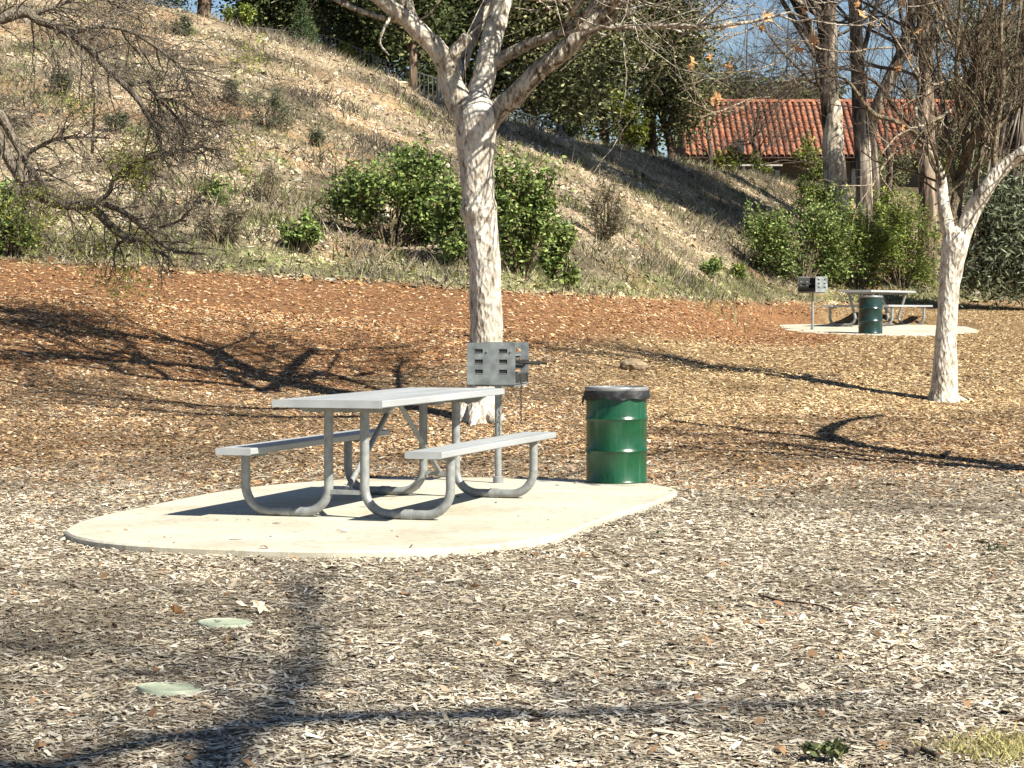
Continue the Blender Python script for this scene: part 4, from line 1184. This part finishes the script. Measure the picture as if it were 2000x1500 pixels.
for k in range(int(BW / .4)):
    M = Matrix.Translation(bl((e0.x + k * .4, YB + RUN, EZ + RISE - .05))) @ Matrix.Rotation(-math.pi / 2, 4, 'Z') @ Matrix.Scale(1.35, 4)
    if k < 22:
        cm = MB().add([M @ Vector(v) for v in TV], TF).build('ridge_tile', M_TILE, roof, True)
    else: cap.add([M @ Vector(v) for v in TV], TF)
cap.build('ridge_tile_row', M_TILE, roof, True, 'stuff')
ch = P(1447, 285, YB - .0)
mb = MB(); zc = EZ - .25
mb.box(bl((ch.x - .15, YB + .02, zc)), bl((ch.x + .15, YB + .32, EZ + .58))); mb.box(bl((ch.x - .19, YB - .02, EZ + .583)), bl((ch.x + .19, YB + .36, EZ + .64)))
mb.build('vent_stack', M_DARK, bld)
# pale rail in front of it
ra, rb = P(1420, 322, 80), P(1528, 325, 80)
rl = empty('wooden_rail', (ra.x, 80, ra.z - .75), 'pale horizontal wooden rail in front of the tile roof building', 'rail')
MB().box((0, -.04, .71), (rb.x - ra.x, .04, .77)).build('rail', M_WOOD, rl)
for f in (.3, .8): MB().box(((rb.x - ra.x) * f - .05, -.05, -.6), ((rb.x - ra.x) * f + .05, .05, .709)).build('post', M_DARK, rl)

# ------------------------------------------------------------------ fence on the crest
fpx = [(492, 52), (560, 60), (620, 66), (660, 76), (720, 103), (785, 131), (850, 152), (920, 180), (1000, 212), (1050, 230), (1095, 247)]
ftop = catmull([(*P(x, y + 1, 57.6), 0) for x, y in fpx], 6)[:, :3]
fo = Vector(ftop[0]); fen = empty('picket_fence', fo, 'thin grey metal picket fence running down the shaded crest', 'fence')
MB().tube([Vector(p) - fo for p in ftop], .017, 6).build('top_rail', M_FENCE, fen, True)
MB().tube([Vector(p) - fo - Vector((0, 0, .62)) for p in ftop], .013, 6).build('bottom_rail', M_FENCE, fen, True)
pk = MB().box((-.012, -.012, -.68), (.012, .012, 0)).mesh('picket', M_FENCE)
seg = np.linalg.norm(np.diff(ftop, axis=0), axis=1); cum = np.concatenate([[0], np.cumsum(seg)])
for d in np.arange(.05, cum[-1], .115):
    p = [np.interp(d, cum, ftop[:, k]) for k in range(3)]
    o = link('picket', pk, fen); o.location = Vector(p) - fo
for d in np.arange(0, cum[-1] + .01, cum[-1] / 5):
    p = Vector([np.interp(d, cum, ftop[:, k]) for k in range(3)])
    MB().box((p.x - fo.x - .03, p.y - fo.y - .03, -1.3 + p.z - fo.z), (p.x - fo.x + .03, p.y - fo.y + .03, p.z - fo.z + .03)).build('post', M_FENCE, fen)

# ------------------------------------------------------------------ bushes and shrubs
GREEN = [((.155, .22, .055), 4), ((.235, .305, .085), 3), ((.06, .10, .026), 3), ((.34, .40, .14), 1.8), ((.28, .22, .10), .5)]
OLIVE = [((0.165, 0.22, 0.0396), 4), ((0.2475, 0.2915, 0.055), 3), ((0.0715, 0.099, 0.022), 2.5), ((0.341, 0.33, 0.0825), 1.2)]
GREY = [((.12, .135, .08), 4), ((.17, .18, .115), 3), ((.08, .085, .05), 3), ((.22, .20, .14), 1)]
BRUSH = [((.20, .165, .115), 4), ((.13, .105, .075), 4), ((.10, .11, .05), 2), ((.28, .235, .16), 1)]
DK = [((0.065, 0.0845, 0.0312), 4), ((0.104, 0.1235, 0.0468), 3), ((0.0364, 0.0468, 0.0182), 3), ((0.208, 0.2145, 0.091), 1.2)]
DOL = [((0.15, 0.1562, 0.0688), 4), ((0.225, 0.225, 0.1063), 3), ((0.0688, 0.0725, 0.0325), 3), ((0.375, 0.35, 0.1875), 1.4)]
EUC = [((0.1485, 0.1688, 0.1013), 4), ((0.216, 0.2362, 0.1485), 3), ((0.081, 0.0945, 0.054), 3), ((0.297, 0.3105, 0.216), 0.8)]
YGREEN = [((0.26, 0.273, 0.039), 3), ((0.169, 0.195, 0.0325), 4), ((0.078, 0.0975, 0.0195), 3)]
def bush(name, x, y, wpx, hpx, label, pal, cat='bush', n=5000, leaf=(.085, .046), depth=.8, lobes=7, seed=0, mat=None, Y=None, stems=8, group=None, shell=.45, stemmat=None):
    rr = random.Random(seed + int(x))
    b = G(x, y) if Y is None else Vector((P(x, y, Y).x, Y, zf(P(x, y, Y).x, Y)))
    sc = b.y / FPX; W, H = wpx * sc, hpx * sc
    t = empty(name, b, label, cat, group)
    allp, allc = [], []
    st = MB()
    lobes = int(lobes * 1.6) if lobes > 4 else lobes
    for k in range(lobes):
        fx_ = rr.uniform(-.36, .36); fz = rr.uniform(.16, .80) if lobes > 2 else .5
        if lobes > 2: fz *= (1 - .9 * fx_ * fx_)
        c = (fx_ * W, rr.uniform(-.3, .3) * W * depth, fz * H)
        rad = (W * rr.uniform(.09, .21), W * depth * rr.uniform(.12, .22), H * rr.uniform(.12, .24))
        p, cv, cc = crown_points(c, rad, max(6, int(n * 1.2) // lobes // 16), 16, .075 * min(W, H) ** .5, .3, .55, 1.0)
        allp.append(p); allc.append(cv)
        for c0 in cc[:max(2, stems // lobes + 2)]:
            st.tube([(c0[0] * .15, c0[1] * .15, -.05), (c0[0] * .5 + rr.gauss(0, .05), c0[1] * .5, c0[2] * .5), tuple(c0)], [.018, .013, .005], 5, False)
    if lobes > 4:
        tips_ = np.concatenate(allp); top_ = tips_[np.argsort(tips_[:, 2] + RNG.normal(0, .25 * H, len(tips_)))[-int(lobes * 3.2):]]
        for q_ in top_:
            d_ = np.array([rr.gauss(q_[0] / max(W, .1), .5), rr.gauss(q_[1] / max(W, .1), .4), 1.0]); d_ /= np.linalg.norm(d_)
            ln = rr.uniform(.10, .26) * H ** .7; m_ = 22
            f_ = RNG.random(m_)[:, None]
            allp.append(q_ + d_ * ln * f_ + RNG.normal(0, .035, (m_, 3))); allc.append(np.full(m_, rr.uniform(.4, 1.1)))
            st.tube([tuple(q_ - d_ * .15), tuple(q_ + d_ * ln)], [.007, .003], 4, False)
    p = np.concatenate(allp); cv = np.concatenate(allc)
    gzz = zfun(p[:, 0] + b.x, p[:, 1] + b.y) - b.z + .03
    k = p[:, 2] > gzz; p = p[k]; cv = cv[k]
    link('foliage', foliage_mesh(p, leaf[0], leaf[1], pal, mat or M_LEAF, .3, 0, cv), t)
    if cat != 'weed': st.build('stems', stemmat or M_TWIG, t, True, 'stuff', sharp=False)
    return t
bush('bush', 760, 480, 260, 175, 'broad bright green bush left of the big trunk', GREEN, n=7500, lobes=11, depth=.5, seed=1)
bush('bush', 815, 452, 105, 165, 'tall green bush top rising behind the broad bush', GREEN, n=2600, lobes=5, depth=.6, seed=2)
bush('bush', 895, 520, 95, 165, 'green bush half hidden by the left edge of the big trunk', GREEN, n=2600, lobes=5, depth=.6, seed=3)
bush('bush', 1020, 545, 130, 250, 'tall bright green bush right of the big trunk', GREEN, n=6000, lobes=9, depth=.6, seed=4)
bush('bush', 1100, 562, 80, 120, 'lower green bush at the right foot of the tall bush', GREEN, n=2200, lobes=5, depth=.6, seed=5)
bush('bush', 22, 500, 130, 125, 'green bush at the left edge below the bare branches', GREEN, n=3600, lobes=6, depth=.7, seed=6)
bush('bush', 1565, 556, 240, 165, 'bright green leafy hedge bush behind the far grill', GREEN, n=9500, lobes=13, depth=.6, seed=7, leaf=(.085, .045))
bush('bush', 1760, 562, 190, 165, 'olive green feathery bush between the far table and the slim bare tree', OLIVE, n=9500, lobes=12, depth=.6, seed=8, leaf=(.10, .026))
bush('bush', 1670, 564, 170, 160, 'green feathery bush in the middle of the hedge behind the far table', OLIVE, n=8000, lobes=11, depth=.6, seed=81, leaf=(.10, .03))
bush('bush', 1385, 542, 45, 38, 'small round green bush low on the slope left of the hedge', GREEN, n=900, lobes=3, seed=9)
bush('bush', 1440, 548, 62, 30, 'low dark green plant between the small bush and the hedge', OLIVE, n=900, lobes=3, seed=10)
bush('bush', 1480, 470, 70, 65, 'grey green shrub at the upper left end of the hedge', GREY, n=1300, lobes=4, seed=11)
bush('shrub', 590, 492, 85, 62, 'small loose green shrub at the foot of the slope', GREEN, 'shrub', n=700, lobes=5, seed=12)
bush('shrub', 430, 478, 100, 95, 'dry grey brown brushy shrub left of the loose green shrub', BRUSH, 'shrub', n=1800, lobes=5, seed=13, leaf=(.10, .012), mat=M_DULL, stems=24)
bush('shrub', 425, 402, 85, 50, 'green leafy shrub above the dry brush', GREEN, 'shrub', n=600, lobes=4, seed=14)
bush('shrub', 520, 400, 75, 90, 'thin twiggy grey shrub on the mid slope', BRUSH, 'shrub', n=700, lobes=4, seed=15, leaf=(.10, .010), mat=M_DULL, stems=26)
bush('shrub', 440, 200, 60, 42, 'upper left grey green tuft high on the bare slope', GREY, 'shrub', n=900, lobes=3, seed=16, leaf=(.09, .015), mat=M_DULL)
bush('shrub', 520, 250, 105, 62, 'wide grey green tuft in the middle of the upper slope', GREY, 'shrub', n=1700, lobes=5, seed=17, leaf=(.09, .015), mat=M_DULL)
bush('shrub', 620, 290, 62, 46, 'pale grey tuft below and right of the wide tuft', GREY, 'shrub', n=900, lobes=3, seed=18, leaf=(.09, .015), mat=M_DULL)
bush('shrub', 125, 190, 75, 60, 'green tuft behind the upper bare branches', GREY, 'shrub', n=1200, lobes=4, seed=19, leaf=(.09, .018), mat=M_DULL)
bush('shrub', 228, 262, 48, 50, 'narrow green tuft behind the hanging branches', GREY, 'shrub', n=900, lobes=3, seed=20, leaf=(.09, .018), mat=M_DULL)
bush('shrub', 340, 70, 70, 36, 'dark tuft just under the crest at upper left', GREY, 'shrub', n=800, lobes=3, seed=21, mat=M_DULL)
bush('shrub', 1175, 470, 110, 130, 'thin twiggy olive shrub on the slope right of the tall bush', BRUSH, 'shrub', n=1500, lobes=5, seed=22, leaf=(.10, .016), mat=M_DULL, stems=26)
bush('shrub', 1605, 400, 110, 95, 'loose dull green shrub at the foot of the pale gum trunk', OLIVE, 'shrub', n=2200, lobes=5, seed=23, Y=62)
bush('shrub', 1500, 335, 60, 56, 'small green shrub before the eave of the tile roof', OLIVE, 'shrub', n=900, lobes=4, seed=24, Y=72)
bush('shrub', 1745, 440, 110, 130, 'dull green shrub between the two dark gum trunks', OLIVE, 'shrub', n=2600, lobes=6, seed=25, Y=58.5)
bush('shrub', 1400, 345, 110, 46, 'low yellowish shrubs under the left end of the roof', YGREEN, 'shrub', n=1300, lobes=5, seed=26, Y=71)
bush('shrub', 1580, 372, 130, 84, 'dull shrub before the building left of the thick gum', OLIVE, 'shrub', n=2000, lobes=5, seed=82, Y=84, leaf=(.13, .06))
bush('shrub', 1735, 385, 140, 100, 'dull shrub before the building between the gum trunks', DOL, 'shrub', n=2200, lobes=5, seed=83, Y=86, leaf=(.13, .06))
bush('shrub', 1870, 395, 150, 105, 'dull shrub before the building behind the slim bare tree', OLIVE, 'shrub', n=2400, lobes=5, seed=84, Y=86, leaf=(.13, .06))
bush('shrub', 1470, 352, 90, 40, 'low dull shrub under the pale rail', DOL, 'shrub', n=1200, lobes=4, seed=85, Y=82, leaf=(.12, .05))
bush('shrub', 460, 52, 66, 52, 'rounded green shrub on the crest beside the leaning trunk', OLIVE, 'shrub', n=1500, lobes=4, seed=27, Y=55.5)
bush('weed', 1618, 1496, 110, 26, 'dark green leafy weed in the chips at the bottom edge', DK, 'weed', n=300, lobes=4, seed=28, leaf=(.045, .016), stems=0)
bush('weed', 1962, 1088, 70, 16, 'low green weed patch in the chips at the right edge', GREY, 'weed', n=240, lobes=3, seed=29, leaf=(.04, .012), stems=0)
bush('weed', 1285, 1052, 50, 10, 'tiny green weeds right of the concrete pad', GREY, 'weed', n=120, lobes=3, seed=30, leaf=(.03, .010), stems=0)
# yellow mossy patch
g = G(1965, 1470); n = 1700
X = g.x + RNG.normal(0, .11, n); Y = g.y + RNG.normal(0, .12, n)
V, q = blades(X, Y, zfun(X, Y), RNG.uniform(.01, .035, n), RNG.uniform(.004, .01, n), .8)
setp(link('moss_patch', mesh_np('moss_patch', V, [q], M_GRASS, np.repeat(pick([((.46, .39, .17), 3), ((.36, .33, .14), 2), ((.55, .48, .26), 1)], n), 6, 0))), 'yellow mossy grass patch in the bottom right corner', 'moss', None, 'stuff')

# ------------------------------------------------------------------ trees behind the crest
def leafy_tree(name, x, y, Y, trunk, crowns, label, pal, bark=None, n=6000, leaf=(.16, .06), droop=.0, cat='tree', mat=None, spread=.34, shell=.4, seed=0, dense=2.2):
    """trunk: photo-pixel path from the ground up; crowns: (x, y, half w, half h, depth offset)"""
    rr = random.Random(seed + int(x))
    b = P(x, y, Y); gzz = zf(b.x, Y); b = Vector((b.x, Y, min(b.z, gzz)))
    t = empty(name, b, label, cat)
    mb = MB()
    pth = limb(mb, [(b.x, b.y, gzz - .4, trunk[0][2] * 1.15 * Y / FPX)] + pxl(trunk, Y), 12, 4, .07, seed)
    ps, cs = [], []
    tot = sum(c[2] * c[3] for c in crowns)
    for c in crowns:
        p0 = P(c[0], c[1], Y + (c[4] if len(c) > 4 else 0)); s = Y / FPX
        nn = int(n * dense * c[2] * c[3] / tot)
        p, cv, cc = crown_points(p0, (c[2] * s, (c[2] + c[3]) / 2 * s * .8, c[3] * s), max(8, nn // 22), 22, spread, shell, .25, .8)
        ps.append(p); cs.append(cv)
        for c0 in cc[:7]:
            i = rr.randint(len(pth) // 2, len(pth) - 1); a = Vector(pth[i][:3]); e = Vector(c0)
            if e.z < a.z - .5 and droop < .5: continue
            mb.tube([a, a.lerp(e, .5) + Vector((rr.gauss(0, .15), rr.gauss(0, .15), rr.gauss(.1, .15))), e], [max(.02, pth[i][3] * .45), max(.015, pth[i][3] * .28), .012], 6, False)
    under(mb.build('trunk', bark or M_DBARK, t, True, sharp=False), t)
    p = np.concatenate(ps); cv = np.concatenate(cs)
    k = p[:, 2] > zfun(p[:, 0], p[:, 1]) + .05
    o = link('crown', foliage_mesh(p[k], leaf[0] * 1.2, leaf[1] * 1.35, pal, mat or M_DULL, .25, droop, cv[k]), t)
    under(o, t)
    return t
leafy_tree('pine_tree', 400, 62, 56, [(400, 60, 14), (398, 20, 13), (405, -40, 12), (400, -160, 9), (395, -300, 5)], [(330, 8, 60, 22), (310, -40, 120, 50), (450, -90, 110, 60), (395, -230, 120, 110)],
           'dark leaning pine trunk on the crest at upper left', DK, n=4200, leaf=(.14, .03), seed=1)
leafy_tree('evergreen_tree', 530, 80, 65, [(530, 80, 12), (535, 20, 11), (530, -80, 9), (530, -200, 6)], [(520, 15, 75, 60), (600, -30, 95, 75), (490, -70, 80, 70), (560, -160, 130, 110)],
           'black green evergreen behind the upper end of the fence', DK, n=7500, seed=2)
leafy_tree('evergreen_tree', 640, 100, 60, [(640, 100, 9), (638, 60, 8), (645, 0, 7.5), (640, -90, 6), (645, -180, 4)], [(680, 0, 70, 50), (620, -70, 90, 60), (720, 60, 60, 40), (660, -150, 110, 80)],
           'dark evergreen with a slender reddish trunk behind the fence', DK, n=6000, seed=3)
leafy_tree('evergreen_tree', 720, 130, 72, [(720, 130, 12), (722, 60, 11), (720, -40, 9), (720, -150, 6)], [(700, 70, 75, 50), (770, 60, 60, 60), (740, 0, 100, 70), (680, 110, 60, 30), (700, -110, 130, 90)],
           'deep shadowed evergreen behind the lower fence left of the big tree', DK, n=7500, seed=4)
leafy_tree('pine_tree', 808, 170, 57, [(808, 168, 8), (807, 125, 8), (806, 80, 7.5), (800, 20, 7), (800, -80, 5)], [(830, 30, 60, 40), (780, -30, 80, 50), (850, 130, 30, 22, 2), (810, -120, 100, 70)],
           'tree with a short pale lower trunk at the end of the fence', DK, bark=M_EUC, n=3800, seed=5)
leafy_tree('pine_tree', 848, 150, 62, [(850, 160, 13), (846, 100, 12.5), (842, 40, 13), (845, -30, 12), (840, -150, 8)], [(880, 100, 55, 50), (900, 20, 70, 60), (830, 160, 55, 25), (850, -130, 120, 90)],
           'brown trunked pine rising behind the left limb', DK, n=4600, seed=6)
leafy_tree('evergreen_tree', 960, 200, 70, [(960, 200, 12), (962, 120, 11), (960, 0, 10), (960, -120, 6)], [(930, 150, 60, 60), (1000, 130, 75, 75), (960, 40, 80, 60), (1020, 20, 90, 70), (960, -90, 140, 90)],
           'shadowed evergreen filling the gap behind the forked limbs', DK, n=8500, seed=7)
leafy_tree('oak_tree', 1040, 230, 61, [(1040, 232, 7), (1040, 190, 7), (1045, 120, 6.5), (1050, 40, 6), (1060, -60, 4)], [(1080, 120, 85, 65), (1050, 40, 90, 60), (1120, 190, 60, 50), (1020, 190, 45, 35), (1100, -50, 120, 80)],
           'olive oak with a thin dark trunk right of the big tree', DOL, n=7500, leaf=(.12, .055), seed=8)
leafy_tree('oak_tree', 1182, 275, 66, [(1182, 272, 8), (1176, 220, 7), (1165, 150, 6.5), (1160, 70, 6), (1160, -60, 4)], [(1160, 180, 80, 70), (1190, 90, 100, 70), (1150, 10, 110, 70), (1240, 150, 60, 60), (1200, -90, 130, 90)],
           'dense olive oak with twin dark stems in the middle of the tree row', DOL, n=8500, leaf=(.12, .055), seed=9)
leafy_tree('oak_tree', 1272, 305, 68, [(1272, 302, 12), (1270, 250, 11.5), (1268, 180, 11), (1272, 110, 10), (1275, 20, 8), (1280, -80, 5)], [(1300, 80, 80, 70), (1270, 10, 90, 60), (1340, 60, 45, 70), (1320, 150, 55, 45), (1300, -80, 120, 80)],
           'olive oak with a stout straight trunk left of the tile roof', DOL, n=8000, leaf=(.12, .055), seed=10)
leafy_tree('oak_tree', 1312, 312, 67, [(1312, 310, 8), (1308, 275, 7.5), (1296, 240, 6), (1288, 200, 5), (1285, 150, 4)], [(1330, 210, 40, 50), (1290, 180, 35, 35), (1345, 160, 40, 40), (1320, 250, 25, 25)],
           'crooked black stemmed small oak at the left end of the roof', DOL, n=2300, leaf=(.12, .055), seed=11)
leafy_tree('evergreen_tree', 1120, 270, 76, [(1120, 260, 10), (1120, 150, 9), (1120, 0, 7)], [(1080, 200, 80, 60), (1160, 240, 80, 45), (1240, 260, 60, 35), (1120, 120, 110, 70), (1230, 60, 90, 80), (1100, 20, 110, 60)],
           'dim evergreen far behind the olive oaks', DK, n=7500, seed=12)
leafy_tree('evergreen_tree', 600, 90, 78, [(600, 70, 10), (600, 0, 9), (600, -120, 7)], [(560, 30, 110, 60), (700, 40, 110, 70), (820, 90, 90, 70), (640, -50, 130, 60), (800, 0, 110, 60)],
           'dim evergreen far behind the fence', DK, n=8000, leaf=(.2, .08), seed=13)
# young conifer by the fence
b = P(590, 98, 56.6); b.z = zf(b.x, 56.6)
t = empty('conifer_sapling', b, 'young pointed green conifer standing by the fence', 'tree')
Hc = P(585, -12, 56.6).z - b.z
MB().tube([(0, 0, -.1), (0, 0, Hc * .6), (-.04, 0, Hc)], [.03, .02, .006], 6).build('trunk', M_DBARK, t, True)
n = 3600; f = RNG.random(n) ** 1.5; a = RNG.integers(0, 60, n) * 1.19; r = (1 - f) * .55 * RNG.random(n) ** .6 * (.7 + .5 * vnoise(a * 3, f * 9, 2))
pts = np.stack([r * np.cos(a), r * np.sin(a), .12 + f * Hc * .95 - r * .25], 1)
link('crown', foliage_mesh(pts, .09, .022, [((.075, .105, .045), 3), ((.11, .145, .065), 2), ((.045, .065, .03), 2)], M_DULL, .1, .2), t)
bush('bush', 1225, 290, 95, 120, 'yellow green sunlit bush among the dark trunks', YGREEN, n=2600, lobes=6, seed=31, Y=65, leaf=(.12, .05))
# distant trees behind the roof
for i, (x, w_, h_, lab, Y, pal) in enumerate(((1425, 95, 80, 'dark pine crown rising behind the left of the tile roof', 118, DK), (1530, 70, 42, 'low green treetop behind the middle of the tile roof', 125, DOL),
                                         (1590, 60, 50, 'round treetop just left of the pale gum trunk behind the roof', 122, DOL), (1880, 90, 70, 'distant treetop behind the right end of the roof', 120, DOL))):
    leafy_tree('distant_tree', x, 300, Y, [(x, 300, 6), (x, 240, 5), (x, 190, 3)], [(x, 200, w_ * .6, h_ * .6), (x - w_ * .3, 225, w_ * .5, h_ * .5), (x + w_ * .3, 225, w_ * .5, h_ * .5)], lab, pal, n=2200, leaf=(.34, .16), spread=.5, seed=40 + i)

# ------------------------------------------------------------------ gum trees at right
def gum(x, y, Y, trunk, crowns, label, bark, n=3000, seed=0, twigs=8, foot=None, shade=(), fork=.75):
    """shade: (photo x, y, height, radius) of leaf masses high in this tree, given by the spot on the slope they shade"""
    t = leafy_tree('gum_tree', x, y, Y, trunk, crowns, label, EUC, bark, n, (.17, .036), .55, 'tree', M_DULL, .3, .2, seed, 1.0)
    rr = random.Random(seed + 99); mb = MB()
    pth = catmull(pxl(trunk, Y), 4)
    sprout(mb, pth, rr, twigs, 2.6, 3, .35, (0, 0, .03), .05, (3, 4), bend=.3, rmin=.008)
    if shade:
        ps, cs = [], []
        a = Vector(pth[-1][:3])
        for sx, sy, hh, rad in shade:
            c = G(sx, sy) - SUNV * hh
            p, cv, cc = crown_points(c, (rad, rad * 1.1, rad * .6), 230, 26, .24, .15, .3, .6); ps.append(p); cs.append(cv)
            mb.tube([a, a.lerp(c, .5) + Vector((0, 0, .5)), c], [.10, .06, .02], 6, False)
        under(link('high_crown', foliage_mesh(np.concatenate(ps), .24, .075, EUC, M_DULL, .2, .5, np.concatenate(cs)), t), t)
    under(mb.build('twigs', M_DTWIG, t, True, 'stuff', sharp=False), t)
    if foot:
        fb = MB(); limb(fb, pxl(foot, Y), 14, 4, .08, seed)
        under(fb.build('pale_bark', M_PALEGUM, t, True, sharp=False), t)
    return t
gum(1627, 440, 63, [(1632, 450, 22), (1630, 372, 21), (1628, 300, 20), (1624, 240, 19), (1619, 180, 18), (1617, 110, 18), (1618, 40, 17.5), (1616, -40, 16), (1612, -200, 12), (1612, -320, 7)], [(1600, -120, 120, 70), (1480, -70, 60, 40)],
    'thick gum trunk with a pale peeled foot before the tile roof', M_EUCD, 1600, 1, 9, foot=[(1633, 460, 24), (1631, 380, 23), (1629, 330, 22.3), (1627, 280, 21.2), (1626, 240, 20), (1626, 205, 17.5), (1628, 190, 10)])
gum(1690, 420, 58, [(1689, 428, 17), (1687, 370, 16), (1684, 300, 15.5), (1679, 220, 14.5), (1675, 140, 13.5), (1672, 60, 13), (1670, -40, 12), (1672, -200, 9), (1690, -420, 6)], [(1680, -150, 90, 60)],
    'slim dark gum trunk with one white side right of the thick gum', M_EUCD, 1200, 2, 9, foot=[(1698, 428, 7), (1697, 370, 6.6), (1694, 300, 6.4), (1689, 225, 5.8), (1685, 150, 5), (1682, 100, 3)],  # foot here is a pale strip along the right side of the trunk
    shade=[(875, 206, 14, .9), (930, 226, 13, 1.0), (985, 246, 13, 1.0), (1040, 262, 12, 1.1), (1000, 268, 12, .9), (1070, 290, 11, .9), (1095, 276, 12, 1.1), (1150, 290, 11, 1.1), (1130, 310, 11, .8)])
gum(1808, 440, 58, [(1812, 450, 19), (1812, 380, 18), (1810, 300, 17.5), (1808, 220, 16.5), (1807, 120, 16), (1806, 40, 15.5), (1805, -60, 14), (1800, -200, 10), (1795, -380, 6)], [(1830, -90, 130, 80), (1760, -60, 60, 40)],
    'pinkish barked gum trunk behind the slim bare tree', M_EUC, 1800, 3, 10,
    shade=[(1200, 304, 12, 1.1), (1245, 316, 12, 1.1), (1290, 327, 12, 1.1), (1335, 345, 11, 1.1), (1390, 362, 10, 1.0), (1440, 385, 10, .9)])
gum(1712, 260, 67, [(1700, 275, 13), (1712, 210, 12), (1740, 150, 12), (1764, 95, 11.5), (1778, 40, 11), (1788, -30, 10), (1795, -150, 7)], [(1790, -120, 100, 60)],
    'leaning gum trunk crossing the sky right of the slim dark gum', M_EUCD, 1000, 4, 8)
gum(2040, 560, 52, [(2042, 560, 16), (2040, 400, 15), (2030, 200, 13), (2020, 0, 11), (2030, -200, 8), (2040, -420, 5)], [(1940, 500, 62, 55), (1985, 430, 75, 90), (1935, 400, 50, 60), (2000, 540, 60, 40), (1905, 540, 40, 22)],
    'weeping grey green gum with foliage to the ground at the right edge', M_EUCD, 12000, 5, 10,
    shade=[(1190, 338, 10, .9), (1240, 355, 9.5, 1.0), (1300, 378, 9, 1.0), (1360, 400, 8.5, 1.0), (1420, 418, 8.5, .9), (1475, 425, 8.5, .8), (1270, 345, 9.5, .9), (1345, 372, 9, 1.0)])
gum(1960, 400, 60, [(1958, 400, 10), (1955, 300, 9), (1950, 200, 8), (1955, 100, 7), (1960, 0, 6)], [(1940, 190, 85, 60), (1975, 90, 70, 60), (1900, 60, 70, 55), (1870, 270, 70, 50), (1975, 290, 50, 50), (1990, 200, 40, 70)],
    'thin leafy gum behind the top of the slim bare tree', M_EUCD, 13000, 6, 10)
# leafless twiggy trees against the sky
for i, (x, Y, lab) in enumerate(((1540, 108, 'fine twigged leafless tree against the sky left of the thick gum'), (1745, 110, 'fine twigged leafless tree against the sky between the gum trunks'), (1460, 112, 'fine twigged leafless tree beside the evergreen edge'), (1870, 109, 'fine twigged leafless tree behind the right gums'))):
    b = P(x, 330, Y); b.z = min(b.z, zf(b.x, Y)); t = empty('leafless_tree', b, lab, 'tree', 'leafless trees against the sky')
    rr = random.Random(60 + i); mb = MB(); tw = MB()
    pth = limb(mb, [(b.x, b.y, b.z - .2, .11), (b.x + .1, b.y, b.z + 1.5, .09), (b.x, b.y, b.z + 3, .07), (b.x - .1, b.y, b.z + 5, .05), (b.x, b.y, b.z + 9.5, .02)], 7, 3, .05, i)
    under(mb.build('trunk', M_DTWIG, t, True, sharp=False), t)
    sprout(tw, pth, rr, 20, 3.2, 3, .25, (0, 0, .08), .04, (3, 4), bend=.26, rmin=.006)
    under(tw.build('twigs', M_DTWIG, t, True, 'stuff', sharp=False), t)
for i, (x, Y, hh, lab) in enumerate(((1478, 76, 2.6, 'small dark leafless tree in front of the tile roof'), (1735, 72, 3.6, 'leafless small tree between the slim dark gum and the roof'), (1385, 73, 2.8, 'small dark leafless tree before the left end of the roof'))):
    bx = P(x, 330, Y).x; b = Vector((bx, Y, zf(bx, Y))); t = empty('leafless_tree', b, lab, 'tree')
    rr = random.Random(160 + i); mb = MB(); tw = MB()
    pth = limb(mb, [(b.x, b.y, b.z - .2, .09), (b.x + .05, b.y, b.z + .8, .075), (b.x - .1, b.y, b.z + hh * .6, .05), (b.x + .1, b.y, b.z + hh, .02)], 7, 3, .05, i)
    under(mb.build('trunk', M_DTWIG, t, True, sharp=False), t)
    sprout(tw, pth, rr, 12, hh * .5, 3, .25, (0, 0, .02), .035, (3, 4), bend=.3, rmin=.007)
    under(tw.build('twigs', M_DTWIG, t, True, 'stuff', sharp=False), t)
# dark shrubs that hide stretches of the fence, added in place of crest shade
for i, (x, y, w_, h_, lab) in enumerate(((615, 100, 60, 55, 'dark shrub hiding the upper fence beside the conifer'), (700, 128, 62, 58, 'olive shrub over the middle of the fence'), (830, 180, 60, 45, 'dark shrub at the fence end by the pale trunk'),
                                        (950, 245, 120, 40, 'dark low shrub behind the forks of the big tree'), (1110, 275, 110, 38, 'dark low shrubs along the shaded crest'))):
    bush('shrub', x, y, w_, h_, lab, OLIVE if i == 1 else DK, 'shrub', n=1100, lobes=4, seed=70 + i, Y=57.2 + i * .6, leaf=(.12, .05))
